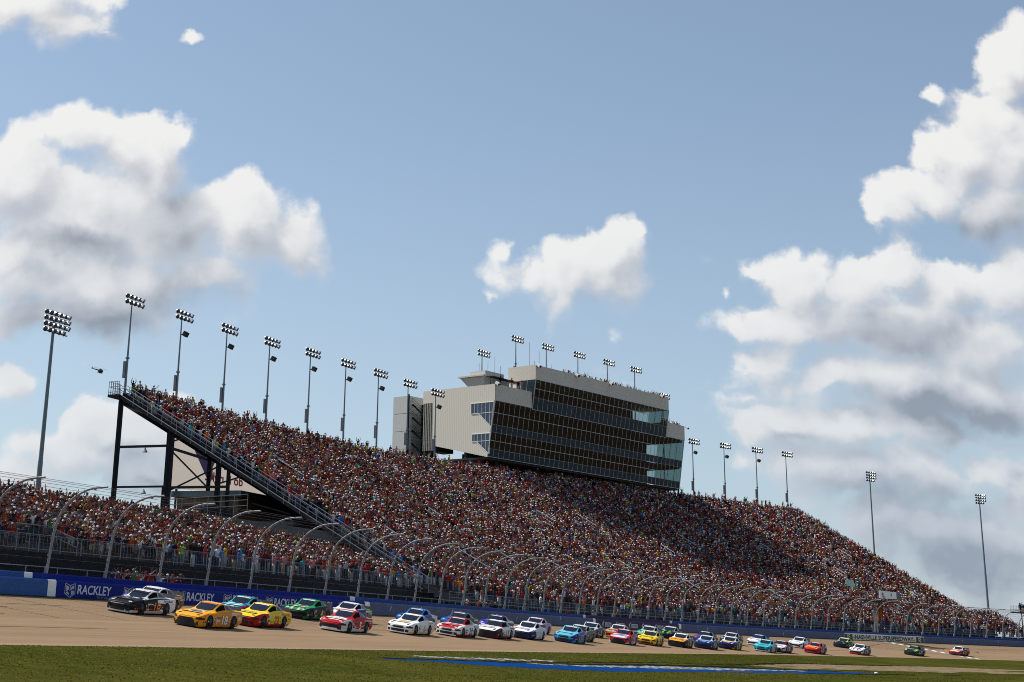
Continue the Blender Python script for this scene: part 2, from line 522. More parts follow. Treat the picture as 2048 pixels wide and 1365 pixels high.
def text_geo(txt, size=1.0, bold=0.0, shear=0.0, space=1.0, cuts=0):
    """flat lettering as (verts 2-D, faces), left edge and baseline at the origin"""
    cu = bpy.data.curves.new('lettering', 'FONT')
    cu.body = txt
    cu.size = size
    cu.offset = bold * size
    cu.shear = shear
    cu.space_character = space
    cu.resolution_u = 3
    ob = bpy.data.objects.new('lettering', cu)
    me = bpy.data.meshes.new_from_object(ob)
    if cuts:
        bm = bmesh.new()
        bm.from_mesh(me)
        yv = [q.co.y for q in bm.verts]
        for y_ in np.linspace(min(yv), max(yv), cuts + 2)[1:-1]:
            bmesh.ops.bisect_plane(bm, geom=bm.verts[:] + bm.edges[:] + bm.faces[:], plane_co=(0, y_, 0), plane_no=(0, 1, 0))
        xv = [q.co.x for q in bm.verts]
        for x_ in np.arange(min(xv), max(xv), 0.15)[1:]:
            bmesh.ops.bisect_plane(bm, geom=bm.verts[:] + bm.edges[:] + bm.faces[:], plane_co=(x_, 0, 0), plane_no=(1, 0, 0))
        bm.to_mesh(me)
        bm.free()
    v = [tuple(p.co[:2]) for p in me.vertices]
    f = [tuple(p.vertices) for p in me.polygons]
    bpy.data.objects.remove(ob)
    bpy.data.curves.remove(cu)
    bpy.data.meshes.remove(me)
    return v, f


def sr(a, b, step=2.0):
    k = max(1, int(math.ceil((b - a) / step)))
    return [a + (b - a) * i / k for i in range(k + 1)]


# ------------------------------------------------------------------ ground, grass, track
def ground_z(n):
    """infield level (survey units) falling away from the track edge"""
    return np.interp(n, [-300, -75, -55, -36, -27, -21, -17.4, -17], [-1.75, -1.75, -1.72, -1.64, -1.44, -1.08, -0.79, -0.77])


def grass_material(name):
    m = bpy.data.materials.new(name)
    m.use_nodes = True
    nt = m.node_tree
    b = nt.nodes['Principled BSDF']
    b.inputs['Roughness'].default_value = 1.0
    b.inputs['Specular IOR Level'].default_value = 0.0
    g = NG(nt)
    tc = g.node('ShaderNodeTexCoord').outputs['Object']
    a = g.noise(tc, 0.12, 4, 0.6)
    c = g.noise(tc, 1.3, 4, 0.65)
    d = g.noise(tc, 9.0, 3, 0.7)
    st = g.noise(g.v('MULTIPLY', tc, (0.05, 0.05, 0.05)), 1.0, 5, 0.7)
    base = g.mix(g.ramp(a, 0.35, 0.65), (0.050, 0.053, 0.010), (0.092, 0.083, 0.018))
    base = g.mix(g.ramp(st, 0.38, 0.62, 0.55, 0.0), base, (0.034, 0.040, 0.008))
    base = g.mix(g.ramp(c, 0.4, 0.75), base, (0.088, 0.084, 0.020))
    base = g.mix(g.ramp(d, 0.3, 0.72, 0.40, 0.0), base, (0.022, 0.032, 0.004))
    nt.links.new(base, b.inputs['Base Color'])
    bn = g.node('ShaderNodeBump')
    bn.inputs['Strength'].default_value = 0.5
    bn.inputs['Distance'].default_value = 0.05
    nt.links.new(g.noise(tc, 14.0, 4, 0.7), bn.inputs['Height'])
    nt.links.new(bn.outputs[0], b.inputs['Normal'])
    return m


M['grass'] = grass_material('mown_grass')
far = MB()
ring = [60, 200, 600, 2000, 9000]
for i, r0 in enumerate([0] + ring[:-1]):
    r1 = ring[i]
    for k in range(32):
        t0, t1 = 2 * math.pi * k / 32, 2 * math.pi * (k + 1) / 32
        q = [(r0 * math.cos(t0), r0 * math.sin(t0), -0.12), (r1 * math.cos(t0), r1 * math.sin(t0), -0.12),
             (r1 * math.cos(t1), r1 * math.sin(t1), -0.12), (r0 * math.cos(t1), r0 * math.sin(t1), -0.12)]
        far.add(q if r0 else q[1:] if False else [q[0], q[1], q[2]], [(0, 1, 2, 3)] if r0 else [(0, 1, 2)])
tag(far.build('ground', mat('bare_ground', (0.085, 0.064, 0.045), 1.0, spec=0.0, var=0.5, vscale=0.02), fix=False), kind='structure')

ss = sr(-120, 330, 1.5)
nn = [-75, -66, -58, -50, -45, -41, -38, -35, -33, -31, -29, -27, -25, -23.5, -22, -21, -20, -19, -18.2, -17.4, -17.0]
nv = np.array(nn)
mb = MB()
for i, s_ in enumerate(ss):
    zz = ground_z(nv) + 0.03 * np.sin(s_ * 0.21 + nv * 0.5) * np.clip((-17.5 - nv) / 3, 0, 1)
    mb.v.extend(map(tuple, UA(np.full(len(nn), s_), nv, zz).tolist()))
    if i:
        for k in range(len(nn) - 1):
            a = (i - 1) * len(nn) + k
            mb.f.append((a, a + len(nn), a + len(nn) + 1, a + 1))
            mb.mi.append(0)
verge = mb.build('infield_grass', M['grass'], smooth=True, fix=False)
tag(verge, kind='structure')


def grass_h(s_, n_):
    return ground_z(n_) + 0.03 * np.sin(s_ * 0.21 + n_ * 0.5) * np.clip((-17.5 - n_) / 3, 0, 1)


# loose grass blades over the part of the verge that shows
def blades(count):
    s_ = rng.uniform(-45, 95, count)
    n_ = -17.05 - 40 * rng.power(0.8, count) * 0.62
    keep = np.ones(count, bool)
    for O in PATCHES:
        O = np.array(O)
        inside = (s_ > O[0, 0]) & (s_ < O[-1, 0]) & (n_ > np.interp(s_, O[:, 0], O[:, 1]) - 0.2) & (n_ < np.interp(s_, O[:, 0], O[:, 2]) + 0.2)
        keep &= ~inside
    s_, n_ = s_[keep], n_[keep]
    count = len(s_)
    p = UA(s_, n_, grass_h(s_, n_))
    hgt = rng.uniform(0.015, 0.04, count)
    ang = rng.uniform(0, 2 * math.pi, count)
    wv = np.stack([np.cos(ang), np.sin(ang), ang * 0], -1) * rng.uniform(0.02, 0.05, count)[:, None]
    lean = np.stack([rng.normal(0, 0.03, count), rng.normal(0, 0.03, count), hgt], -1)
    v = np.empty((count, 3, 3))
    v[:, 0] = p - wv
    v[:, 1] = p + wv
    v[:, 2] = p + lean
    tint = np.array([[0.080, 0.088, 0.012], [0.105, 0.104, 0.016], [0.15, 0.14, 0.04], [0.066, 0.076, 0.010]])[rng.choice(4, count, p=[.4, .3, .12, .18])]
    return v.reshape(-1, 3), np.repeat(tint, 3, 0)


def tri_mesh(name, v, cols, matl, attr):
    me = bpy.data.meshes.new(name)
    n = len(v)
    me.vertices.add(n)
    me.vertices.foreach_set('co', np.ascontiguousarray(v, dtype=np.float32).ravel())
    me.loops.add(n)
    me.loops.foreach_set('vertex_index', np.arange(n, dtype=np.int32))
    me.polygons.add(n // 3)
    me.polygons.foreach_set('loop_start', np.arange(0, n, 3, dtype=np.int32))
    me.update(calc_edges=True)
    a = me.attributes.new(attr, 'FLOAT_COLOR', 'POINT')
    c4 = np.ones((n, 4), np.float32)
    c4[:, :3] = cols
    a.data.foreach_set('color', c4.ravel())
    me.materials.append(matl)
    return link(name, me)




def track_material():
    m = bpy.data.materials.new('worn_concrete_track')
    m.use_nodes = True
    nt = m.node_tree
    b = nt.nodes['Principled BSDF']
    b.inputs['Roughness'].default_value = 0.9
    b.inputs['Specular IOR Level'].default_value = 0.03
    g = NG(nt)
    uv = g.node('ShaderNodeUVMap', uv_map='track_uv').outputs[0]
    along = g.v('MULTIPLY', uv, (0.035, 1.6, 1))
    streak = g.noise(along, 1.0, 6, 0.62)
    fine = g.noise(g.v('MULTIPLY', uv, (0.25, 6.0, 1)), 1.0, 4, 0.65)
    blot = g.noise(g.v('MULTIPLY', uv, (0.12, 0.3, 1)), 1.0, 3, 0.6)
    grain = g.noise(g.v('MULTIPLY', uv, (6, 6, 1)), 1.0, 3, 0.7)
    base = g.mix(g.ramp(streak, 0.3, 0.7), (0.250, 0.166, 0.098), (0.312, 0.214, 0.130))
    base = g.mix(g.ramp(blot, 0.4, 0.7, 0, 0.35), base, (0.235, 0.150, 0.088))
    base = g.mix(g.ramp(fine, 0.60, 0.80, 0, 0.40), base, (0.10, 0.070, 0.050))
    base = g.mix(g.ramp(grain, 0.3, 0.7, 0.12, 0.0), base, (0.12, 0.09, 0.065))
    # pale dust line along the bottom edge, grey marbles by the wall
    sp = g.node('ShaderNodeSeparateXYZ')
    nt.links.new(uv, sp.inputs[0])
    base = g.mix(g.ramp(sp.outputs[1], -16.75, -16.45, 0.55, 0.0), base, (0.34, 0.25, 0.18))
    base = g.mix(g.ramp(sp.outputs[1], -1.6, -0.7, 0.0, 0.45), base, (0.21, 0.155, 0.09))
    # expansion joints
    jt = g.m('FRACT', g.m('MULTIPLY', sp.outputs[1], 1 / 4.05))
    base = g.mix(g.m('MULTIPLY', g.m('LESS_THAN', g.m('ABSOLUTE', g.m('SUBTRACT', jt, 0.5)), 0.006), 0.45), base, (0.09, 0.07, 0.055))
    nt.links.new(base, b.inputs['Base Color'])
    return m


mb = MB()
nn = np.array([-17.0, -16.5, -15, -12, -9, -6, -3, -0.5])
for i, s_ in enumerate(ss):
    zz = track_z(nn)
    mb.v.extend(map(tuple, UA(np.full(len(nn), s_), nn, zz).tolist()))
    if i:
        for k in range(len(nn) - 1):
            a = (i - 1) * len(nn) + k
            mb.f.append((a, a + len(nn), a + len(nn) + 1, a + 1))
            mb.mi.append(0)
trk = mb.build('race_track', track_material(), fix=False)
uvl = trk.data.uv_layers.new(name='track_uv')
sv = np.repeat(np.array(ss), len(nn))
tv = np.tile(nn, len(ss))
li = np.empty(len(trk.data.loops), np.int32)
trk.data.loops.foreach_get('vertex_index', li)
uvl.data.foreach_set('uv', np.stack([sv[li], tv[li]], -1).astype(np.float32).ravel())
tag(trk, kind='structure')


def ribbon(mb, pts, w, lift=0.006):
    """thin marking on the track along (s, n) points, w in survey units"""
    L, Rr = [], []
    for i, p in enumerate(pts):
        a, b = pts[max(i - 1, 0)], pts[min(i + 1, len(pts) - 1)]
        dx, dy = b[0] - a[0], b[1] - a[1]
        l = math.hypot(dx, dy) or 1
        ox, oy = -dy / l * w / 2, dx / l * w / 2
        for lst, sg in ((L, 1), (Rr, -1)):
            q = (p[0] + sg * ox, p[1] + sg * oy)
            lst.append(U(q[0], q[1], track_z(q[1]) + lift))
    o = len(mb.v)
    n = len(pts)
    mb.v.extend(map(tuple, L + Rr))
    for i in range(n - 1):
        mb.f.append((o + i, o + i + 1, o + n + i + 1, o + n + i))
        mb.mi.append(0)


# tyre marks: two parallel lines per slide, plus the doughnut curls before the finish line
mb = MB()


def curl(pts, w):
    P = np.array(pts, float)
    t = np.arange(len(P))
    tt = np.linspace(0, len(P) - 1, len(P) * 8)
    q = [(float(np.interp(u, t, P[:, 0])), float(np.interp(u, t, P[:, 1]))) for u in tt]
    for _ in range(6):
        q = [q[0]] + [((q[i - 1][0] + 2 * q[i][0] + q[i + 1][0]) / 4, (q[i - 1][1] + 2 * q[i][1] + q[i + 1][1]) / 4) for i in range(1, len(q) - 1)] + [q[-1]]
    ribbon(mb, q, w)


curl([(163, -4.2), (158, -5.8), (153, -7.0), (154, -8.6), (159, -9.2), (164, -8.0)], 0.16)
curl([(156, -5.2), (151, -7.2), (151, -9.2), (157, -10.4)], 0.14)
curl([(168, -4.6), (173, -5.4), (178, -6.4), (175, -8.2), (170, -8.0)], 0.16)
curl([(176, -5.2), (181, -6.2), (185, -8.2), (181, -10.6), (176, -10.2)], 0.30)
curl([(166, -3.2), (172, -3.0), (178, -4.6)], 0.12)
curl([(158, -10.8), (163, -12.6), (170, -13.6), (176, -13.6)], 0.12)
for a, b, c, d in ((-26, -9.0, -12, -8.2), (-21, -12.6, -10, -12.2), (-12, -4.6, -3, -4.2), (6, -5.2, 24, -4.0), (15, -9.5, 27, -9.0), (-30, -6.2, -9, -5.6), (40, -6.0, 62, -5.0), (120, -13.0, 140, -12.0), (190, -6, 215, -4.5)):
    ribbon(mb, [(a + (c - a) * t, b + (d - b) * t + 0.15 * math.sin(3 * t)) for t in np.linspace(0, 1, 12)], 0.10)
tag(mb.build('tyre_marks', mat('rubber_marks', (0.045, 0.036, 0.03), 0.7, var=0.3, vscale=2), fix=False), kind='structure')

# start / finish line: two broken white bands
mb = MB()
for k in range(22):
    n0 = -1.0 - k * 0.72
    for sh in (0.0, 1.05):
        if (k + (sh > 0)) % 2 == 0:
            f0, f1 = (n0 + 1) / -15.6, (n0 + 1 - 0.72) / -15.6
            a = 170.6 - 6.0 * f0 + sh
            c = 170.6 - 6.0 * f1 + sh
            mb.add([U(a, n0, track_z(n0) + 0.007), U(a + 1.0, n0, track_z(n0) + 0.007), U(c + 1.0, n0 - 0.72, track_z(n0 - 0.72) + 0.007), U(c, n0 - 0.72, track_z(n0 - 0.72) + 0.007)], [(0, 1, 2, 3)])
tag(mb.build('finish_line', M['white'], fix=False), kind='structure')


# painted logo on the grass and the bare strip further on
PATCHES = []


def patch(name, outline, matl, lift):
    """grass-hugging patch; outline = list of (s, n_lo, n_hi)"""
    mb = MB()
    PATCHES.append(outline)
    O = np.array(outline)
    S_ = np.linspace(O[0, 0], O[-1, 0], 90)
    K = 8
    for i, s_ in enumerate(S_):
        lo, hi = np.interp(s_, O[:, 0], O[:, 1]), np.interp(s_, O[:, 0], O[:, 2])
        j = 0.22 * math.sin(s_ * 2.3) + 0.15 * math.sin(s_ * 5.1 + 1)
        nq = np.linspace(lo + j, hi - 0.6 * j, K)
        mb.v.extend(map(tuple, UA(np.full(K, s_), nq, grass_h(s_, nq) + lift).tolist()))
        if i:
            for k in range(K - 1):
                a = (i - 1) * K + k
                mb.f.append((a, a + K, a + K + 1, a + 1))
                mb.mi.append(0)
    o = mb.build(name, matl, fix=False)
    return tag(o, kind='structure')


def paint_mat(name, c1, c2, lo, hi, sc):
    m = bpy.data.materials.new(name)
    m.use_nodes = True
    nt = m.node_tree
    b = nt.nodes['Principled BSDF']
    b.inputs['Roughness'].default_value = 1.0
    b.inputs['Specular IOR Level'].default_value = 0.0
    g = NG(nt)
    tc = g.node('ShaderNodeTexCoord').outputs['Object']
    n = g.noise(tc, sc, 5, 0.7)
    n2 = g.noise(tc, 7.0, 3, 0.7)
    c = g.mix(g.ramp(n, lo, hi), c1, c2)
    c = g.mix(g.ramp(n2, 0.35, 0.7, 0.35, 0.0), c, (0.02, 0.03, 0.01))
    nt.links.new(c, b.inputs['Base Color'])
    return m


PAINT_BLUE = paint_mat('blue_turf_paint', (0.004, 0.055, 0.26), (0.003, 0.030, 0.15), 0.3, 0.8, 0.6)
PAINT_WHITE = paint_mat('white_turf_paint', (0.50, 0.50, 0.50), (0.030, 0.045, 0.06), 0.42, 0.56, 2.2)
PAINT_BLACK = paint_mat('black_turf_paint', (0.008, 0.008, 0.009), (0.03, 0.034, 0.015), 0.45, 0.75, 1.2)
DIRT = paint_mat('bare_infield_dirt', (0.30, 0.215, 0.15), (0.13, 0.11, 0.05), 0.42, 0.62, 0.9)
patch('grass_logo', [(-2.5, -21.2, -20.9), (0.5, -22.0, -20.9), (3, -24.3, -21.3), (5.5, -25.6, -21.7), (12, -27.3, -23.2), (25, -28.4, -24.0), (38, -31.4, -26.7), (48, -33.6, -31.6)], PAINT_BLUE, 0.004)
patch('logo_border', [(-1.5, -20.9, -20.5), (4, -21.6, -20.9), (8, -22.4, -21.6), (12, -23.4, -22.6), (25, -24.3, -23.3), (38, -27.0, -25.6), (47, -31.4, -30.4)], PAINT_BLACK, 0.009)
patch('logo_lettering', [(9.5, -23.3, -22.7), (14, -24.6, -23.6), (25, -25.9, -24.4), (36, -28.4, -26.9), (42, -30.0, -29.4)], PAINT_WHITE, 0.014)
patch('logo_lettering', [(3.5, -19.9, -19.3), (8, -20.6, -19.8), (12.2, -21.1, -20.2), (17, -21.6, -21.1)], PAINT_WHITE, 0.008)
patch('logo_black_line', [(8, -21.2, -20.7), (14, -22.2, -21.5), (30, -23.0, -22.6), (44, -25.5, -25.0)], PAINT_BLACK, 0.006)  # thin black turf paint line beyond the logo border
patch('bare_strip', [(47, -27.8, -24.6), (60, -30.0, -24.6), (72, -33.4, -25.2), (86, -38.0, -26.0), (107, -42, -28.4), (130, -46, -33)], DIRT, 0.004)
patch('drain_edge', [(40, -24.2, -23.6), (60, -24.4, -23.8), (85, -26.0, -25.2), (107, -28.6, -27.8), (130, -33.6, -32.6)], PAINT_BLACK, 0.010)
patch('drain_edge', [(36, -31.0, -30.4), (45, -33.2, -32.4), (53, -35.6, -34.8), (60, -37.6, -37.0)], PAINT_BLACK, 0.008)
bv, bc = blades(110000)
bl = mat('grass_blade', (1, 1, 1), 0.9, spec=0.05, attr='tint')
_nt = bl.node_tree
_tl = _nt.nodes.new('ShaderNodeBsdfTranslucent')
_at = [q for q in _nt.nodes if q.type == 'ATTRIBUTE'][0]
_nt.links.new(_at.outputs['Color'], _tl.inputs[0])
_mx = _nt.nodes.new('ShaderNodeMixShader')
_mx.inputs[0].default_value = 0.75
_nt.links.new(_nt.nodes['Principled BSDF'].outputs[0], _mx.inputs[1])
_nt.links.new(_tl.outputs[0], _mx.inputs[2])
_nt.links.new(_mx.outputs[0], _nt.nodes['Material Output'].inputs[0])
tag(tri_mesh('grass', bv, bc, bl, 'tint'), kind='stuff')


# ------------------------------------------------------------------ retaining wall with foam-and-steel barrier
def wall_section(parent, name, s0, s1, lower, upper, label=None):
    a = MB()
    a.sweep([(-0.6, 1.02), (-0.6, 2.06), (-0.52, 2.15), (-0.04, 2.15), (-0.04, 1.0)], sr(s0, s1))
    o = a.build(name, lower, parent, fix=True)
    if label:
        o['label'] = label
    b = MB()
    b.sweep([(0.0, 1.0), (0.0, 2.41), (0.04, 2.45), (0.34, 2.45), (0.38, 2.41), (0.38, 1.0)], sr(s0 - 1.2, s1 - 1.2))
    b.build('wall_cap', upper, parent)


BL = dict(
    plain=mat('slate_blue_wall_paint', (0.088, 0.105, 0.195), 0.6, spec=0.15, var=0.12, vscale=0.5, stretch=(1, 1, 1)),
    left=mat('mid_blue_wall_paint', (0.035, 0.10, 0.29), 0.6, spec=0.15, var=0.12, vscale=0.5),
    deep=mat('deep_blue_banner', (0.004, 0.016, 0.20), 0.6, spec=0.12, var=0.10, vscale=0.5),
    cap=mat('blue_wall_cap_paint', (0.014, 0.052, 0.22), 0.6, spec=0.15, var=0.15, vscale=0.6),
    purple=mat('purple_banner', (0.040, 0.020, 0.080), 0.6, spec=0.15, var=0.1, vscale=0.5),
    cream=mat('cream_sign_board', (0.74, 0.67, 0.52), 0.5, var=0.08, vscale=0.8),
    dkletter=mat('black_lettering', (0.012, 0.012, 0.012), 0.5),
    grey=mat('grey_lettering', (0.46, 0.46, 0.48), 0.5),
    silver=mat('silver_lettering', (0.66, 0.66, 0.68), 0.6),
    dim=mat('dim_blue_lettering', (0.16, 0.18, 0.32), 0.5),
)
wall = thing('retaining_wall', 'blue retaining wall with padded steel barrier and painted banners behind the racing cars', 'wall', U(0, 0, 1))
wall_section(wall, 'barrier', -120, -0.62, BL['left'], BL['left'], 'plain mid blue barrier')
wall_section(wall, 'barrier', 0.02, 34.0, BL['deep'], BL['deep'], 'deep blue barrier with roofing banners')
wall_section(wall, 'barrier', 34.75, 85.1, BL['plain'], BL['cap'])
wall_section(wall, 'barrier', 85.75, 109.7, BL['purple'], BL['purple'], 'purple barrier with grey emblems')
wall_section(wall, 'barrier', 110.4, 160.0, BL['plain'], BL['cap'])
wall_section(wall, 'barrier', 160.0, 184.4, BL['cream'], BL['cap'], 'cream start finish board')
wall_section(wall, 'barrier', 184.4, 330, BL['plain'], BL['cap'])
for a, b in ((-0.62, 0.02), (34.0, 34.75), (85.1, 85.75), (109.7, 110.4)):
    wall_section(wall, 'white_stripe', a, b, M['white'], M['white'])
# steel kick strip at the foot
mb = MB()
mb.sweep([(-0.66, 1.16), (-0.66, 1.30), (-0.61, 1.30), (-0.61, 1.16)], sr(-120, 330))
mb.build('kick_strip', M['dark_steel'], wall)


def wall_text(parent, name, txt, s0, z0, size, matl, bold=0.0, shear=0.0, width=None, n=-0.612, space=1.0):
    v, f = text_geo(txt, size, bold, shear, space)
    if width:
        w = max(p[0] for p in v)
        v = [(p[0] * width / w, p[1]) for p in v]
    mb = MB()
    mb.add([U(s0 + p[0], n, z0 + p[1]) for p in v], f)
    return mb.build(name, matl, parent, fix=False)


def wall_poly(mb, s0, z0, pts, n=-0.612):
    mb.add([U(s0 + x, n, z0 + y) for x, y in pts], [tuple(range(len(pts)))])


def shield(parent, s0, z0, h):
    """pointed shield emblem: outline and two stepped halves"""
    mb = MB()
    w = h * 1.15
    t = 0.07 * h

    def q(pts):
        wall_poly(mb, s0, z0, [(x * w, y * h) for x, y in pts])
    q([(0.0, 1.0), (0.06, 1.0), (0.5, 0.86), (0.94, 1.0), (1.0, 1.0), (0.5, 0.80)])
    q([(0.0, 0.97), (0.05, 0.95), (0.05, 0.33), (0.0, 0.28)])
    q([(0.95, 0.95), (1.0, 0.97), (1.0, 0.28), (0.95, 0.33)])
    q([(0.0, 0.28), (0.05, 0.33), (0.5, 0.07), (0.5, 0.0)])
    q([(0.5, 0.0), (0.5, 0.07), (0.95, 0.33), (1.0, 0.28)])
    q([(0.13, 0.86), (0.40, 0.74), (0.40, 0.58), (0.13, 0.42)])
    q([(0.13, 0.36), (0.26, 0.44), (0.42, 0.30), (0.42, 0.18), (0.13, 0.32)])
    q([(0.60, 0.74), (0.87, 0.86), (0.87, 0.66), (0.60, 0.54)])
    q([(0.60, 0.48), (0.87, 0.50), (0.87, 0.32), (0.60, 0.20)])
    q([(0.47, 0.80), (0.53, 0.80), (0.53, 0.46), (0.47, 0.46)])
    return mb.build('shield_emblem', BL['grey'], parent, fix=False)


for s0 in (0.7, 5.65, 10.6, 15.5, 20.35, 25.2, 30.0):
    shield(wall, s0, 1.28, 0.74)
    wall_text(wall, 'banner_lettering', 'RACKLEY', s0 + 0.98, 1.50, 0.66, BL['silver'], 0.016, 0.10, width=2.9)
    wall_text(wall, 'banner_lettering', 'ROOFING', s0 + 2.7, 1.26, 0.24, BL['dim'], 0.0, 0.0, width=1.25)
for k in range(6):
    s0 = 87.6 + k * 3.75
    mb = MB()
    wall_poly(mb, s0, 1.32, [(0, 0), (0.35, 0), (0.35, 0.42), (0.55, 0.55), (0.45, 0.70), (0.25, 0.56), (0, 0.42)])
    wall_poly(mb, s0, 1.42, [(0.75, 0), (2.55, 0), (2.55, 0.42), (0.75, 0.42)])
    mb.build('emblem_patch', BL['grey'], wall, fix=False)
    wall_text(wall, 'emblem_lettering', 'LOTTERY', s0 + 0.95, 1.50, 0.34, BL['purple'], 0.01, width=1.4, n=-0.618)
wall_text(wall, 'board_lettering', '-NASHVILLE SUPERSPEEDWAY-', 162.6, 1.42, 0.80, BL['dkletter'], 0.035, 0.0, width=18.9)
mb = MB()
for sa in (160.0, 181.9):
    wall_poly(mb, sa, 1.31, [(0.05, 0), (0.75, 0), (0.75, 0.74), (0.05, 0.74)])
    for i in range(2):
        for j in range(5):
            if (i + j) % 2 == 0:
                wall_poly(mb, sa + 0.85 + i * 0.32, 1.31 + j * 0.148, [(0, 0), (0.32, 0), (0.32, 0.148), (0, 0.148)])
    wall_poly(mb, sa, 1.31, [(1.6, 0), (2.35, 0), (2.35, 0.74), (1.6, 0.74)])
mb.build('checker_panel', BL['dkletter'], wall, fix=False)
# scuffs where cars brushed the barrier
mb = MB()
for s0, z0, a in ((38, 1.62, .25), (43.5, 1.75, .1), (49.5, 1.70, .2), (64.5, 1.5, .15), (76, 1.8, .05), (118, 1.6, .2), (127, 1.5, .1), (141, 1.5, .25), (196, 1.6, .15), (207, 1.7, .1)):
    wall_poly(mb, s0, z0, [(0, 0), (0.10, 0), (0.10 + a, 0.30), (a, 0.34)], -0.606)
mb.build('scuff_mark', BL['grey'], wall, fix=False)

# ------------------------------------------------------------------ catch fence
fence = thing('catch_fence', 'tall debris fence of curved steel posts and cables standing on the blue wall', 'fence', U(0, 0.15, 2.45))
PROF = [(0.12, 2.45), (0.02, 3.3), (-0.12, 4.4), (-0.30, 5.1), (-0.62, 5.7), (-1.10, 6.18), (-1.75, 6.55), (-2.5, 6.77), (-3.45, 6.82)]
pd = np.array(PROF)
tt_ = np.linspace(0, len(PROF) - 1, 22)


def cr_spline(P, t):
    i = int(min(max(math.floor(t), 0), len(P) - 2))
    f = t - i
    g = lambda j: P[min(max(j, 0), len(P) - 1)]
    a, b, c, d = g(i - 1), g(i), g(i + 1), g(i + 2)
    return 0.5 * ((2 * b) + (-a + c) * f + (2 * a - 5 * b + 4 * c - d) * f * f + (-a + 3 * b - 3 * c + d) * f ** 3)


FINE = [cr_spline(pd, t) for t in tt_]
for k in range(-3, 51):
    s_ = k * 4.88
    mb = MB()
    mb.tube([U(s_, p[0], p[1]) for p in FINE], [0.085 if i < 8 else 0.07 for i in range(len(FINE))], 8)
    for i in range(3, len(FINE) - 1, 2):
        p = FINE[i]
        mb.box(U(s_, p[0] + 0.09, p[1] - 0.06), (0.14, 0.14, 0.14))
    mb.bar(U(s_, 0.30, 1.7), U(s_, 0.18, 2.8), 0.2, 0.12)
    mb.build('post', M['steel'], fence)
cab = mat('fence_cable', (0.10, 0.10, 0.105), 0.5, 0.5)
for i, t in enumerate([2.5, 5, 7.5, 9, 10.5, 12, 13.5, 15, 16.5, 18, 19.5, 21]):
    p = cr_spline(pd, t / 21 * (len(PROF) - 1))
    mb = MB()
    mb.tube([U(s_, p[0] + 0.06, p[1] - 0.04) for s_ in sr(-16, 245, 4.88)], 0.011, 4)
    mb.build('cable', cab, fence)
wm = bpy.data.materials.new('woven_wire_mesh')
wm.use_nodes = True
nt = wm.node_tree
g = NG(nt)
pb = nt.nodes['Principled BSDF']
pb.inputs['Base Color'].default_value = (0.09, 0.09, 0.095, 1)
pb.inputs['Metallic'].default_value = 0.3
pb.inputs['Roughness'].default_value = 0.5
uvn = g.node('ShaderNodeUVMap', uv_map='mesh_uv').outputs[0]
sp = g.node('ShaderNodeSeparateXYZ')
nt.links.new(uvn, sp.inputs[0])
da = g.m('FRACT', g.m('MULTIPLY', g.m('ADD', sp.outputs[0], sp.outputs[1]), 14.0))
db = g.m('FRACT', g.m('MULTIPLY', g.m('SUBTRACT', sp.outputs[0], sp.outputs[1]), 14.0))
wire = g.m('MAXIMUM', g.m('LESS_THAN', da, 0.042), g.m('LESS_THAN', db, 0.042))
tr = g.node('ShaderNodeBsdfTransparent')
mx = g.node('ShaderNodeMixShader')
nt.links.new(wire, mx.inputs[0])
nt.links.new(tr.outputs[0], mx.inputs[1])
nt.links.new(pb.outputs[0], mx.inputs[2])
nt.links.new(mx.outputs[0], nt.nodes['Material Output'].inputs[0])
mb = MB()
sl = sr(-16, 245, 2.44)
mb.sweep([(p[0] + 0.10, p[1] - 0.02) for p in FINE], sl, closed=False)
fm = mb.build('wire_mesh', wm, fence, fix=False)
arc = np.concatenate([[0], np.cumsum([math.hypot(FINE[i + 1][0] - FINE[i][0], FINE[i + 1][1] - FINE[i][1]) for i in range(len(FINE) - 1)])])
us = np.repeat(np.array(sl), len(FINE))
ua = np.tile(arc, len(sl))
uvl = fm.data.uv_layers.new(name='mesh_uv')
li = np.empty(len(fm.data.loops), np.int32)
fm.data.loops.foreach_get('vertex_index', li)
uvl.data.foreach_set('uv', np.stack([us[li], ua[li]], -1).astype(np.float32).ravel())

# ------------------------------------------------------------------ walkway behind the wall, with its guard rail
mb = MB()
mb.sweep([(0.38, 0.4), (0.38, 1.55), (6.0, 1.62), (6.0, 0.4)], sr(-120, 330))
tag(mb.build('walkway', M['dark_conc']), kind='structure')
gr = thing('guard_rail', 'low pipe guard rail running along the walkway just behind the blue wall', 'railing', U(0, 1.1, 1.6))
for z_ in (2.82, 2.3):
    mb = MB()
    mb.tube([U(s_, 1.1, z_) for s_ in sr(-60, 240, 2.5)], 0.03, 5)
    mb.build('rail', M['rail'], gr)
for k in range(100):
    s_ = -18 + k * 2.5
    mb = MB()
    mb.bar(U(s_, 1.1, 1.57), U(s_, 1.1, 2.82), 0.05)
    mb.build('upright', M['rail'], gr)

# ------------------------------------------------------------------ main grandstand
SL, SRT = 56.0, 213.5
SLOPE = 0.544
ROW = 0.66


def stand_top(s_):
    t = min(max((s_ - 90) / 90, 0), 1)
    return 36.5 + 5.0 * t * t * (3 - 2 * t)


def stand_z(n):
    return 4.2 + SLOPE * (n - 5)


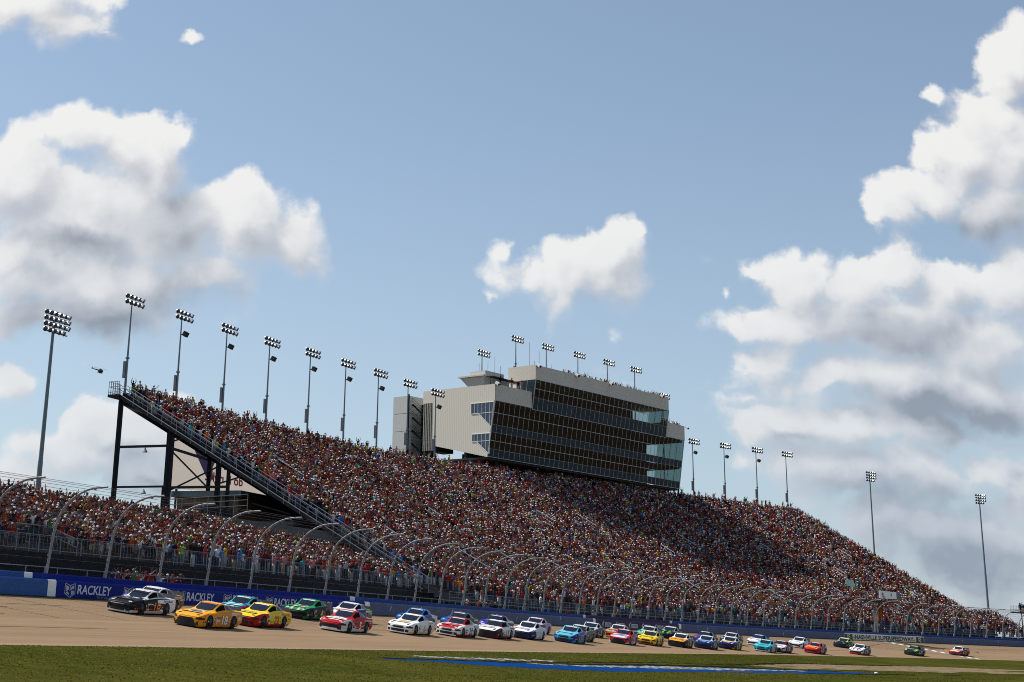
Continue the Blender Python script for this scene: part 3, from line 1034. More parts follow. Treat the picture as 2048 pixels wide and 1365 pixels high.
stand = thing('grandstand', 'huge steep main grandstand packed with spectators beneath the press box', 'grandstand', U(134, 20, 1))
mb = MB()
NF = 5 - 4 * ROW               # front row of the seating
rows = int((42.2 - NF) / ROW)
S_ = sr(SL, SRT, 3.0)
for r in range(rows):
    n0 = NF + r * ROW
    sel = [q for q in S_ if stand_top(q) >= n0 - 0.2]
    if len(sel) < 2:
        continue
    z0, z1 = stand_z(n0), stand_z(n0 + ROW)
    mb.sweep([(n0, z0), (n0 + ROW, z0), (n0 + ROW, z1)], sel, closed=False)
    mb.sweep([(n0 + 0.36, z0 + 0.36), (n0 + 0.36, z0 + 0.40), (n0 + 0.6, z0 + 0.40), (n0 + 0.6, z0 + 0.36)], sel, closed=True)
mb.build('seating_deck', M['bleacher'], stand, fix=False)
# underside skin and front wall
mb = MB()
o0 = []
for q in S_:
    t = stand_top(q)
    o0.append([U(q, NF + .3, 2.3), U(q, t + 1.2, stand_z(t) - 0.5), U(q, t + 1.2, stand_z(t) + 0.0)])
for i in range(len(S_) - 1):
    a, b = o0[i], o0[i + 1]
    mb.add([a[0], b[0], b[1], a[1]], [(0, 1, 2, 3)])
    mb.add([a[1], b[1], b[2], a[2]], [(0, 1, 2, 3)])
mb.build('underside', M['dark_steel'], stand, fix=False)
mb = MB()
mb.sweep([(NF - .1, 1.0), (NF - .1, 2.72), (NF + .1, 2.72), (NF + .1, 1.0)], S_ + sr(SRT + 2, 222, 3))
mb.build('front_wall', M['black'], stand)
mb = MB()
for z_ in (3.6, 3.15):
    mb.tube([U(q, NF - .05, z_) for q in sr(SL, 222, 3)], 0.03, 5)
for q in sr(SL, 222, 2.0):
    mb.bar(U(q, NF - .05, 2.7), U(q, NF - .05, 3.6), 0.05)
for q in sr(SL, 222, 0.4):
    mb.bar(U(q, NF - .05, 2.7), U(q, NF - .05, 3.55), 0.014)
mb.build('front_railing', M['rail'], stand)
# back rail along the top
mb = MB()
for dz in (0.5, 0.95):
    mb.tube([U(q, stand_top(q) + 1.1, stand_z(stand_top(q)) + dz) for q in sr(SL, SRT, 3)], 0.03, 5)
for q in sr(SL, SRT, 2.5):
    mb.bar(U(q, stand_top(q) + 1.1, stand_z(stand_top(q))), U(q, stand_top(q) + 1.1, stand_z(stand_top(q)) + 0.95), 0.05)
mb.build('back_railing', M['rail'], stand)
# end stair: stringer, treads and three handrails down the left edge
mb = MB()
pz = lambda n, d: stand_z(n) + d
for dq in (-1.7, -0.15):
    a, b = (36.6, 4.2)
    q = SL + dq
    mb.box8([U(q, b, pz(b, -.34)), U(q + 0.14, b, pz(b, -.34)), U(q + 0.14, a, pz(a, -.34)), U(q, a, pz(a, -.34)),
             U(q, b, pz(b, -0.02)), U(q + 0.14, b, pz(b, -0.02)), U(q + 0.14, a, pz(a, -0.02)), U(q, a, pz(a, -0.02))])
mb.build('stair_stringer', M['truss'], stand)
mb = MB()
for k in range(96):
    n_ = 4.4 + k * 0.335
    mb.sbox(SL - 1.6, SL - 0.15, n_, n_ + 0.3, pz(n_, -0.10), pz(n_, -0.03))
mb.build('stair_treads', M['truss'], stand)
mb = MB()
for q in (SL - 1.75, SL - 0.1):
    for d in ((0.95, 0.5) if q < SL - 1 else (0.95, 0.5)):
        mb.tube([U(q, 4.0, pz(4.0, d)), U(q, 36.8, pz(36.8, d))], 0.042, 6)
    for k in range(20):
        n_ = 4.2 + k * 1.7
        mb.bar(U(q, n_, pz(n_, -0.3)), U(q, n_, pz(n_, 0.95)), 0.06)
mb.tube([U(SL - 1.78, 4.0, pz(4.0, 0.06)), U(SL - 1.78, 36.8, pz(36.8, 0.06))], 0.05, 6)
mb.build('stair_handrail', M['rail'], stand)
# corner landing with mesh guard
mb = MB()
mb.sbox(SL - 1.9, SL, 36.4, 37.75, 21.1, 21.35)
mb.build('landing', M['dark_steel'], stand)
mb = MB()
for (a, b) in (((SL - 1.85, 36.5), (SL - 1.85, 37.7)), ((SL - 1.85, 37.7), (SL, 37.7))):
    for z_ in (21.6, 22.1, 22.6):
        mb.bar(U(*a, z_), U(*b, z_), 0.05)
    for t in np.linspace(0, 1, 6):
        q = (a[0] + (b[0] - a[0]) * t, a[1] + (b[1] - a[1]) * t)
        mb.bar(U(*q, 21.3), U(*q, 22.6), 0.05)
mb.build('landing_guard', M['rail'], stand)
# steel frame under the left end
FR = [(36.8, 20.9, .34), (30.8, 17.8, .50), (25.3, 14.8, .34), (24.2, 14.2, .24), (12.0, 7.6, .34)]
for n_, zt, w_ in FR:
    mb = MB()
    for dy in (-1, 1):
        mb.bar(U(SL - 0.9, n_ + dy * w_ * 0.42, 0.9), U(SL - 0.9, n_ + dy * w_ * 0.42, zt), w_ * 0.22 * SC, w_ * SC * 0.8)
    mb.bar(U(SL - 0.9, n_, 0.9), U(SL - 0.9, n_, zt), w_ * SC * 0.9, 0.05)
    mb.build('column', M['dark_steel'], stand)
for q in range(1, 12):
    for n_ in (36, 25, 13):
        mb = MB()
        mb.bar(U(SL + q * 14, n_, 0.9), U(SL + q * 14, n_, stand_z(n_) - 1.0), 0.5)
        mb.build('column', M['dark_steel'], stand)
q0 = SL - 0.9
for a, b, w_ in (((36.8, 16.4), (30.8, 16.4), .22), ((36.8, 12.6), (30.8, 12.6), .18), ((30.8, 16.2), (26.5, 15.0), .26), ((30.8, 12.5), (24.2, 12.5), .22)):
    mb = MB()
    mb.bar(U(q0, *a), U(q0, *b), w_ * SC)
    mb.build('beam', M['dark_steel'], stand)
for a, b in (((30.6, 15.9), (26.2, 12.3)), ((30.6, 12.2), (25.5, 14.3)), ((30.6, 16.8), (28.8, 17.2)), ((25.2, 12.8), (22.8, 13.4)), ((21.5, 11.0), (17.5, 10.0)), ((21.2, 9.0), (13.4, 6.2))):
    mb = MB()
    mb.bar(U(q0, *a), U(q0, *b), 0.15)
    mb.build('brace', M['dark_steel'], stand)
for n_, z_, nm in ((33.6, 15.9, 'flood_lamp'), (33.4, 12.0, 'flood_lamp')):
    mb = MB()
    mb.lathe([(0.05, 0.45), (0.09, 0.3), (0.28, 0.0), (0.30, -0.08)], Matrix.Translation(U(q0, n_, z_)), 12)
    mb.build(nm, M['lamp'], stand, smooth=True)
# back-of-house ramp and platform between the columns
mb = MB()
mb.sbox(q0 - 0.3, q0 + 10, 17.0, 22.5, 9.0, 9.35)
mb.box8([U(q0 - 0.6, 12, 7.4), U(q0 + 2, 12, 7.4), U(q0 + 2, 29.5, 10.0), U(q0 - 0.6, 29.5, 10.0),
         U(q0 - 0.6, 12, 8.3), U(q0 + 2, 12, 8.3), U(q0 + 2, 29.5, 10.4), U(q0 - 0.6, 29.5, 10.4)])
mb.build('ramp', M['dark_conc'], stand)
mb = MB()
for z_ in (10.5, 11.0, 11.5):
    mb.bar(U(q0 - 0.7, 30, z_ - 0.15), U(q0 - 0.7, 21.6, z_ + 0.25), 0.07)
for t in np.linspace(0, 1, 7):
    n_ = 30 - 8.4 * t
    mb.bar(U(q0 - 0.7, n_, 10.0), U(q0 - 0.7, n_, 11.35 + 0.4 * t), 0.06)
mb.build('ramp_railing', M['rail'], stand)
mb = MB()
mb.box8([U(q0 + 8, 4, 1), U(q0 + 9, 4, 1), U(q0 + 9, 23.5, 1), U(q0 + 8, 23.5, 1), U(q0 + 8, 4, 3.2), U(q0 + 9, 4, 3.2), U(q0 + 9, 23.5, 13.9), U(q0 + 8, 23.5, 13.9)])
mb.build('dark_closure', M['black'], stand)  # black closure added to block the sky and darken the space under the stand
mb = MB()
mb.sbox(q0 + 8, q0 + 8.6, 23.52, 31, 1, 12.2)
mb.build('dark_closure', M['black'], stand)  # second part of the added black closure, shutting out sky behind the columns
# aisle handrails climbing the seating
AISLES = [SL + 8 + i * 11.6 for i in range(13)]
rr_ = random.Random(5)
for i, q in enumerate(AISLES):
    for n0 in (rr_.uniform(6.5, 11), rr_.uniform(16, 23)):
        ln = rr_.uniform(1.6, 3.4)
        if n0 + ln + 2 > stand_top(q) or rr_.random() < 0.15:
            continue
        mb = MB()
        for d in (1.45, 1.0):
            mb.tube([U(q, n0, pz(n0, d)), U(q, n0 + ln, pz(n0 + ln, d))], 0.05, 5)
        for k in range(4):
            mb.bar(U(q, n0 + k * ln / 3, pz(n0 + k * ln / 3, 0)), U(q, n0 + k * ln / 3, pz(n0 + k * ln / 3, 1.45)), 0.06)
        mb.build('aisle_rail', M['bright'], stand)

# ------------------------------------------------------------------ lower stand on the left
LROW = 0.66
LSL = 0.345


def low_back(s_):
    return float(np.interp(s_, [36, 43, 50.5, 57], [15.2, 12.4, 11.6, 6.0]))


def low_z(n):
    return 3.8 + LSL * (n - 5)


low = thing('lower_grandstand', 'shallow lower grandstand with black base wall left of the stair end', 'grandstand', U(0, 8, 1))
LS_ = sr(-95, 55.5, 2.5)
mb = MB()
for r in range(16):
    n0 = 5 + r * LROW
    sel = [q for q in LS_ if low_back(q) >= n0]
    if len(sel) < 2:
        continue
    z0, z1 = low_z(n0), low_z(n0 + LROW)
    mb.sweep([(n0, z0), (n0 + LROW, z0), (n0 + LROW, z1)], sel, closed=False)
    mb.sweep([(n0 + 0.36, z0 + 0.36), (n0 + 0.36, z0 + 0.40), (n0 + 0.6, z0 + 0.40), (n0 + 0.6, z0 + 0.36)], sel, closed=True)
mb.build('seating_deck', M['bleacher'], low, fix=False)
mb = MB()
for i in range(len(LS_) - 1):
    a, b = LS_[i], LS_[i + 1]
    na, nb = low_back(a) + 0.5, low_back(b) + 0.5
    mb.add([U(a, na, 1.0), U(b, nb, 1.0), U(b, nb, low_z(nb)), U(a, na, low_z(na))], [(0, 1, 2, 3)])
mb.build('back_wall', M['dark_steel'], low, fix=False)
mb = MB()
for z0, z1, n_ in ((1.0, 2.9, 4.86), (2.92, 3.78, 4.80)):
    for i, q in enumerate(sr(-95, 55, 5.0)[:-1]):
        mb.sbox(q + 0.02, q + 4.98, n_, 5.05, z0, z1)
mb.build('base_wall', M['black'], low)
mb = MB()
for z_ in (4.75, 3.95):
    mb.tube([U(q, 4.9, z_) for q in sr(-95, 55.5, 3)], 0.028, 5)
for q in sr(-95, 55.5, 1.9):
    mb.bar(U(q, 4.9, 3.75), U(q, 4.9, 4.75), 0.05)
for q in sr(-12, 55.5, 0.30):
    mb.bar(U(q, 4.9, 3.95), U(q, 4.9, 4.72), 0.014)
mb.build('front_railing', M['rail'], low)
mb = MB()
for z_ in (0.5, 0.95):
    mb.tube([U(q, low_back(q) + 0.45, low_z(low_back(q)) + z_) for q in sr(-95, 55.5, 3)], 0.028, 5)
for q in sr(-95, 55.5, 2.4):
    mb.bar(U(q, low_back(q) + 0.45, low_z(low_back(q))), U(q, low_back(q) + 0.45, low_z(low_back(q)) + 0.95), 0.045)
mb.build('back_railing', M['rail'], low)
# vomitory gap with stair rails and green screens
GAP = [(4.0, 8.2, 5.0, 7.2), (-3.0, 1.0, 6.5, 8.6)]
mb = MB()
for a, b, n0, n1 in GAP:
    for q in (a, b):
        mb.bar(U(q, n0, low_z(n0) + 0.9), U(q, n1 + 1.0, low_z(n1 + 1.0) + 0.9), 0.06)
        mb.bar(U(q, n0, low_z(n0) + 0.45), U(q, n1 + 1.0, low_z(n1 + 1.0) + 0.45), 0.05)
        for t in (0, .5, 1):
            n_ = n0 + (n1 + 1 - n0) * t
            mb.bar(U(q, n_, low_z(n_)), U(q, n_, low_z(n_) + 0.9), 0.05)
    mb.bar(U(a, n1 + 0.4, low_z(n1) + 0.95), U(b, n1 + 0.4, low_z(n1) + 0.95), 0.06)
    for q in sr(a, b, 0.5):
        mb.bar(U(q, n1 + 0.4, low_z(n1)), U(q, n1 + 0.4, low_z(n1) + 0.95), 0.03)
mb.build('stair_rail', M['rail'], low)
mb = MB()
for a, b, n0, n1 in GAP:
    mb.sbox(a + 0.2, b - 0.2, n1 + 0.5, n1 + 0.55, low_z(n1), low_z(n1) + 0.8)
mb.build('wind_screen', M['green_sheet'], low)

# ------------------------------------------------------------------ press box tower on top of the stand
PL, PR = U(134.3, 40.0, 0), U(181.4, 39.4, 0)
TX = (PR - PL)
TLEN = TX.length
TX.normalize()
TY = Vector((-TX.y, TX.x, 0))           # away from the track
TB = CZ


def T(a, d, z):
    """tower frame: a metres along the facade, d metres back, z survey height"""
    return PL + TX * a + TY * d + Vector((0, 0, z * SC - PL.z + TB))


PL.z = CZ
tower = thing('press_box', 'cream and glass press box tower raised above the top rows of the grandstand', 'building', T(0, 0, 24))
ZB, ZG, ZF = 25.55, 33.75, 36.2          # glass bottom, glass top, roof parapet
LEAN = 1.45                              # metres the foot stands back
DEP = 14.4
corr = mat('ribbed_cream_siding', (0.74, 0.68, 0.57), 0.8, spec=0.1)
nt = corr.node_tree
g = NG(nt)
tc = g.node('ShaderNodeTexCoord').outputs['Object']
wv = g.node('ShaderNodeTexWave', wave_type='BANDS', bands_direction='X')
wv.inputs['Scale'].default_value = 1.0
nt.links.new(g.v('ADD', tc, g.v('MULTIPLY', tc, (0, 0, 0))), wv.inputs[0])
bn = g.node('ShaderNodeBump')
bn.inputs['Strength'].default_value = 0.12
bn.inputs['Distance'].default_value = 0.05
nt.links.new(wv.outputs['Fac'], bn.inputs['Height'])
nt.links.new(bn.outputs[0], nt.nodes['Principled BSDF'].inputs['Normal'])
gl = bpy.data.materials.new('tinted_curtain_glass')
gl.use_nodes = True
nt = gl.node_tree
g = NG(nt)
nt.nodes.remove(nt.nodes['Principled BSDF'])
tr = g.node('ShaderNodeBsdfTransparent')
tr.inputs[0].default_value = (0.40, 0.52, 0.51, 1)
gs = g.node('ShaderNodeBsdfGlossy')
gs.inputs['Roughness'].default_value = 0.03
gs.inputs['Color'].default_value = (0.46, 0.42, 0.40, 1)
tc = g.node('ShaderNodeTexCoord').outputs['Object']
bn = g.node('ShaderNodeBump')
bn.inputs['Strength'].default_value = 0.18
bn.inputs['Distance'].default_value = 0.25
nt.links.new(g.noise(tc, 0.45, 2, 0.5), bn.inputs['Height'])
nt.links.new(bn.outputs[0], gs.inputs['Normal'])
mx = g.node('ShaderNodeMixShader')
mx.inputs[0].default_value = 0.13
nt.links.new(tr.outputs[0], mx.inputs[1])
nt.links.new(gs.outputs[0], mx.inputs[2])
nt.links.new(mx.outputs[0], nt.nodes['Material Output'].inputs[0])
spm = mat('blue_grey_spandrel', (0.022, 0.042, 0.058), 0.15, 0.0, 0.22, var=0.2, vscale=0.5)


def fd(z):
    """set-back of the leaning facade at height z"""
    return LEAN * (ZG - z) / (ZG - ZB)


LEV = [(ZB, 26.7, 's'), (26.7, 29.15, 'g'), (29.15, 30.25, 's'), (30.25, ZG, 'g')]
UA0, UA1 = 10.9, TLEN - 7.3               # the taller middle block
UZ = [(33.55, 35.35, 's'), (35.35, 38.1, 'g')]
UF, UT = 38.1, 40.35
ulean = lambda z: -0.20 - 0.19 * (z - ZG)

# floor slabs, back wall and roof slabs make the rooms
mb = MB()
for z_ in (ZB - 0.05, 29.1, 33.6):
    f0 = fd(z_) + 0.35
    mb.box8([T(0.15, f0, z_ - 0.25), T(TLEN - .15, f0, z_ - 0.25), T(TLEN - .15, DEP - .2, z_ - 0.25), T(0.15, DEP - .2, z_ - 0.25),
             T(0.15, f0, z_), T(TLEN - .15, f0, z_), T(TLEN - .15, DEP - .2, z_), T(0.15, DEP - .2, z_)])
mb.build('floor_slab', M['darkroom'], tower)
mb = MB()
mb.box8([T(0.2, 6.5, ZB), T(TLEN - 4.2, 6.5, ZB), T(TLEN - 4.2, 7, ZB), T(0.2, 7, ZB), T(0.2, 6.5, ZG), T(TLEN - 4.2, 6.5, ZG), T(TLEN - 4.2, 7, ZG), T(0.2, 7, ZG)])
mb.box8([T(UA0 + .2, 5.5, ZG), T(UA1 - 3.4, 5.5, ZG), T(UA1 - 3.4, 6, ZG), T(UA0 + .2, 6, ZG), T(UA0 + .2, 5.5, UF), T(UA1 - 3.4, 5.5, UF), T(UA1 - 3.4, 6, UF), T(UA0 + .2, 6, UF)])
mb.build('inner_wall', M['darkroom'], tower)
mb = MB()
mb.box8([T(-0.05, -0.15, ZG), T(UA0, -0.15, ZG), T(UA0, DEP, ZG), T(-0.05, DEP, ZG), T(-0.05, -0.15, ZF), T(UA0, -0.15, ZF), T(UA0, DEP, ZF), T(-0.05, DEP, ZF)])
mb.build('lower_fascia', M['fascia'], tower)
mb = MB()
mb.box8([T(UA1, -0.15, ZG), T(TLEN + .05, -0.15, ZG), T(TLEN + .05, DEP, ZG), T(UA1, DEP, ZG), T(UA1, -0.15, ZF), T(TLEN + .05, -0.15, ZF), T(TLEN + .05, DEP, ZF), T(UA1, DEP, ZF)])
mb.build('lower_fascia', M['fascia'], tower)
mb = MB()
mb.box8([T(UA0 - .05, -1.0, UF), T(UA1 + .05, -1.0, UF), T(UA1 + .05, 5.4, UF), T(UA0 - .05, 5.4, UF), T(UA0 - .05, -1.0, UT), T(UA1 + .05, -1.0, UT), T(UA1 + .05, 5.4, UT), T(UA0 - .05, 5.4, UT)])
mb.build('upper_fascia', M['fascia'], tower)
mb = MB()
mb.box8([T(UA0 + .1, 3.6, ZF - 1), T(UA0 + .6, 3.6, ZF - 1), T(UA0 + .6, 5.3, ZF - 1), T(UA0 + .1, 5.3, ZF - 1), T(UA0 + .1, 3.6, UF), T(UA0 + .6, 3.6, UF), T(UA0 + .6, 5.3, UF), T(UA0 + .1, 5.3, UF)])
mb.build('upper_side_wall', M['cream'], tower)


def strip(mb, a0, a1, z0, z1, fn, d0=0.0, mi=0):
    mb.add([T(a0, fn(z0) + d0, z0), T(a1, fn(z0) + d0, z0), T(a1, fn(z1) + d0, z1), T(a0, fn(z1) + d0, z1)], [(0, 1, 2, 3)], mi)


mgs, mss, mms = [MB(), MB()], [MB(), MB()], [MB(), MB()]
mg, ms, mm = mgs[0], mss[0], mms[0]
PITCHM = 1.52


def facade(a0, a1, lev, fn):
    cnt = int(round((a1 - a0) / PITCHM))
    for z0, z1, k in lev:
        tgt = mg if k == 'g' else ms
        zs = [z0, (z0 + z1) / 2, z1] if k == 'g' else [z0, z1]
        for j in range(len(zs) - 1):
            for i in range(cnt):
                b0, b1 = a0 + (a1 - a0) * i / cnt, a0 + (a1 - a0) * (i + 1) / cnt
                jit = random.uniform(-0.006, 0.006)
                za, zc_ = zs[j] + .01, zs[j + 1] - .01
                jq = [random.uniform(-0.012, 0.012) + 0.03 for _ in range(3)]
                jq.append(jq[0] + jq[2] - jq[1])
                tgt.add([T(b0 + .02, fn(za) + jq[0], za), T(b1 - .02, fn(za) + jq[1], za), T(b1 - .02, fn(zc_) + jq[2], zc_), T(b0 + .02, fn(zc_) + jq[3], zc_)], [(0, 1, 2, 3)])
        for z in zs:
            mm.bar(T(a0, fn(z), z), T(a1, fn(z), z), 0.07, 0.07)
    zz0, zz1 = lev[0][0], lev[-1][1]
    for i in range(cnt + 1):
        b = a0 + (a1 - a0) * i / cnt
        w_ = 0.16 if i in (0, cnt) else 0.06
        mm.bar(T(b, fn(zz0), zz0), T(b, fn(zz1), zz1), w_, w_)


facade(0, TLEN, LEV, fd)
mg, ms, mm = mgs[1], mss[1], mms[1]
facade(UA0, UA1, UZ, ulean)
mg, ms, mm = mgs[0], mss[0], mms[0]
# right end glazing, seen through the corner
for z0, z1, k in LEV:
    for i in range(4):
        d0, d1 = i * 1.6, (i + 1) * 1.6
        q = [T(TLEN, fd(z0) + d0, z0), T(TLEN, fd(z0) + d1, z0), T(TLEN, fd(z1) + d1, z1), T(TLEN, fd(z1) + d0, z1)]
        (mg if k == 'g' else ms).add(q, [(0, 1, 2, 3)])
        mm.bar(q[0], q[3], 0.08)
        mm.bar(q[0], q[1], 0.07)
mg, ms, mm = mgs[1], mss[1], mms[1]
for z0, z1, k in UZ:
    for i in range(3):
        d0, d1 = i * 1.6, (i + 1) * 1.6
        q = [T(UA1, ulean(z0) + d0, z0), T(UA1, ulean(z0) + d1, z0), T(UA1, ulean(z1) + d1, z1), T(UA1, ulean(z1) + d0, z1)]
        (mg if k == 'g' else ms).add(q, [(0, 1, 2, 3)])
        mm.bar(q[0], q[3], 0.08)
# left cheek of the taller block
ck = MB()
for z0, z1, k in UZ:
    for i in range(2):
        d0, d1 = i * 1.9, (i + 1) * 1.9
        q = [T(UA0, ulean(z0) + d0, z0), T(UA0, ulean(z0) + d1, z0), T(UA0, ulean(z1) + d1, z1), T(UA0, ulean(z1) + d0, z1)]
        ck.add(q, [(0, 1, 2, 3)])
        mm.bar(q[0], q[3], 0.09)
ck.build('cheek_panel', spm, tower, fix=False)
for i in range(2):
    w = mgs[i].build('curtain_glass', gl, tower, fix=False)
    mss[i].build('spandrel_panel', spm, tower, fix=False)
    mms[i].build('window_frame', M['mull'], w, fix=False)
# cream side wall on the left, with its stepped windows
SIDE = [(fd(ZB) + 0.0, ZB - 0.1), (DEP, 27.75), (DEP, ZF), (-0.15, ZF), (-0.15, ZG)]
mb = MB()
fr = [T(-0.06, d, z) for d, z in SIDE]
bk = [T(0.10, d, z) for d, z in SIDE]
n_ = len(SIDE)
mb.add(fr + bk, [tuple(range(n_)), tuple(reversed(range(n_, 2 * n_)))] + [(i, (i + 1) % n_, n_ + (i + 1) % n_, n_ + i) for i in range(n_)])
mb.build('side_wall', corr, tower)
for base, poly in ((0, [(0.1, 33.55), (5.3, 33.55), (5.3, 32.0), (3.6, 32.0), (0.65, 29.85)]), (1, [(0.75, 28.95), (5.0, 28.95), (5.0, 27.85), (4.0, 27.85), (1.2, 25.95)])):
    mb = MB()
    pts = [(d if i not in (0, 4) else d + (fd(z) * 0.0), z) for i, (d, z) in enumerate(poly)]
    mb.add([T(-0.075, d, z) for d, z in pts], [tuple(range(len(pts)))])
    w = mb.build('side_window', mat('blue_side_glass', (0.03, 0.05, 0.09), 0.1, 0, 0.7), tower, fix=False)
    mb = MB()
    zt, zb_ = pts[0][1], pts[2][1]
    for i in range(len(pts)):
        mb.bar(T(-0.09, *pts[i]), T(-0.09, *pts[(i + 1) % len(pts)]), 0.10)
    for d in (1.0, 1.9, 2.8, 3.7, 4.5):
        lo = np.interp(d, [pts[4][0], pts[3][0], 9], [pts[4][1], pts[3][1], pts[3][1]])
        mb.bar(T(-0.09, d, zt), T(-0.09, d, float(lo)), 0.09)
    mb.bar(T(-0.09, pts[0][0] + .2, zb_), T(-0.09, pts[3][0], zb_), 0.08)
    mb.build('window_frame', M['white'], w)
# slatted bay, open stair and lift shaft on the far left
mb = MB()
mb.box8([T(0.1, DEP, 27.0), T(6, DEP, 27.0), T(6, DEP + 2.4, 27.0), T(0.1, DEP + 2.4, 27.0), T(0.1, DEP, 34.3), T(6, DEP, 34.3), T(6, DEP + 2.4, 34.3), T(0.1, DEP + 2.4, 34.3)])
mb.build('slat_recess', M['dark_conc'], tower)
mb = MB()
for k in range(6):
    d = DEP + 0.15 + k * 0.42
    mb.bar(T(0.0, d, 27.0), T(0.0, d, 34.3), 0.14)
mb.build('slats', M['cream'], tower)
mb = MB()
mb.box8([T(0.0, DEP, 34.3), T(6, DEP, 34.3), T(6, DEP + 2.5, 34.3), T(0.0, DEP + 2.5, 34.3), T(0.0, DEP, ZF), T(6, DEP, ZF), T(6, DEP + 2.5, ZF), T(0.0, DEP + 2.5, ZF)])
mb.build('slat_header', M['cream'], tower)
mb = MB()
for k in range(5):
    z0 = 24.5 + k * 2.0
    sg = 1 if k % 2 else -1
    a0, a1 = (1.0, 4.5) if sg > 0 else (4.5, 1.0)
    mb.bar(T(0.4, DEP + 2.6, z0), T(0.4, DEP + 5.4, z0 + 1.9), 0.25, 0.3)
    for e in (0.6, 1.0):
        mb.bar(T(0.2, DEP + 2.6, z0 + e), T(0.2, DEP + 5.4, z0 + 1.9 + e), 0.06)
mb.box8([T(3, DEP + 2.5, 22), T(3.4, DEP + 2.5, 22), T(3.4, DEP + 5.6, 22), T(3, DEP + 5.6, 22), T(3, DEP + 2.5, 34.6), T(3.4, DEP + 2.5, 34.6), T(3.4, DEP + 5.6, 34.6), T(3, DEP + 5.6, 34.6)])
mb.build('stair_well', M['dark_steel'], tower)
mb = MB()
for k in range(5):
    z0, z1 = 22 + k * 2.75, 22 + (k + 1) * 2.75 - 0.06
    mb.box8([T(-0.6, DEP + 5.5, z0), T(6, DEP + 5.5, z0), T(6, DEP + 9.4, z0), T(-0.6, DEP + 9.4, z0), T(-0.6, DEP + 5.5, z1), T(6, DEP + 5.5, z1), T(6, DEP + 9.4, z1), T(-0.6, DEP + 9.4, z1)])
mb.build('lift_shaft', mat('pale_panel', (0.56, 0.56, 0.53), 0.6, var=0.05), tower)
mb = MB()
mb.bar(T(-0.65, DEP + 5.45, 22), T(-0.65, DEP + 5.45, 35.9), 0.25)
mb.build('shaft_edge', M['dark_steel'], tower)
# roof plant room with flared sides, canopy and aerials
mb = MB()
b4 = [(0.4, 2.8), (7, 2.8), (7, 6.5), (0.4, 6.5)]
t4 = [(-0.1, 2.4), (7.6, 2.4), (7.6, 8.0), (-0.1, 8.0)]
mb.box8([T(a, d, ZF) for a, d in b4] + [T(a, d, 37.58) for a, d in t4])
bx8 = lambda a0, a1, d0, d1, z0, z1: [T(a0, d0, z0), T(a1, d0, z0), T(a1, d1, z0), T(a0, d1, z0), T(a0, d0, z1), T(a1, d0, z1), T(a1, d1, z1), T(a0, d1, z1)]
mb.box8(bx8(-0.4, 7.8, 2.2, 8.3, 37.585, 37.8))
mb.box8(bx8(0.5, 6, 2.6, 6.2, 37.805, 38.5))
mb.build('plant_room', mat('pale_cream_panel', (0.60, 0.58, 0.52), 0.6, var=0.05), tower)
mb = MB()
for d, a, z0, z1 in ((2.4, 1, 38.5, 40.0), (1.2, 1.5, ZF, 40.6), (0.6, 2.4, ZF, 39.2), (4.6, 1.2, 38.5, 39.8), (0.6, 12.6, UT, 41.3), (2.5, 13.6, UT, 44.5), (2.2, 16.2, UT, 43.4), (0.3, 17.6, UT, 41.3), (1.0, 49, UT - 3.4, 39.4)):
    mb.tube([T(a, d, z0), T(a, d, z1)], 0.035, 5)
mb.build('aerials', M['pole'], tower)
mb = MB()
for a0 in (0.5, 3.4, 6.6):
    mb.bar(T(a0, 1.4, ZF), T(a0, 1.4, ZF + 1.3), 0.08)
mb.bar(T(0.3, 1.4, ZF + 1.3), T(8.5, 1.4, ZF + 1.15), 1.4, 0.10)
mb.build('camera_canopy', mat('maroon_canopy', (0.06, 0.018, 0.018), 0.7), tower)
for a, d, z in ((0.15, -0.55, ZF + 0.05), (UA0 + 0.4, -1.4, UT - 0.1), (UA0 + 12.6, -1.4, UT - 0.1), (UA0 + 24, -1.4, UT - 0.1), (UA1 - 3.0, -1.4, UT - 0.1), (TLEN + .6, -0.4, ZF - 0.2)):
    c = T(a, d, z)
    mb = MB()
    mb.box((0, 0, 0), (0.55, 0.75, 0.42), Matrix.Translation(c) @ Matrix.Rotation(math.atan2(TX.y, TX.x), 4, 'Z') @ Matrix.Rotation(R(32), 4, 'X'), 0)
    mb.box((0, -0.40, 0), (0.5, 0.06, 0.36), Matrix.Translation(c) @ Matrix.Rotation(math.atan2(TX.y, TX.x), 4, 'Z') @ Matrix.Rotation(R(32), 4, 'X'), 1)
    mb.build('facade_floodlight', [M['white'], M['speaker']], tower)
for a in (4, 16, 28, 40, TLEN - 5):
    for d, z0, z1, w_ in ((2.6, 22, ZB - 0.2, 0.7), (10, 20, ZB + 1.0, 0.9)):
        mb = MB()
        mb.bar(T(a, d, z0), T(a, d, z1), w_)
        mb.build('column', M['dark_steel'], tower)
mb = MB()
mb.box8([T(3, 4.5, 21.5), T(TLEN - 17, 4.5, 21.5), T(TLEN - 17, 5, 21.5), T(3, 5, 21.5), T(3, 4.5, ZB - .3), T(TLEN - 17, 4.5, ZB - .3), T(TLEN - 17, 5, ZB - .3), T(3, 5, ZB - .3)])
mb.build('under_wall', M['black'], tower)


# ------------------------------------------------------------------ floodlight poles
def lamp_mesh():
    mb = MB()
    mb.lathe([(0.06, -0.42), (0.17, -0.36), (0.24, -0.2), (0.31, 0.06), (0.33, 0.12)], Matrix.Rotation(R(90), 4, 'X') @ Matrix.Identity(4), 12, 0, cap=True)
    mb.lathe([(0.30, 0.121), (0.02, 0.13)], Matrix.Rotation(R(90), 4, 'X'), 12, 1, cap=True)
    return mb


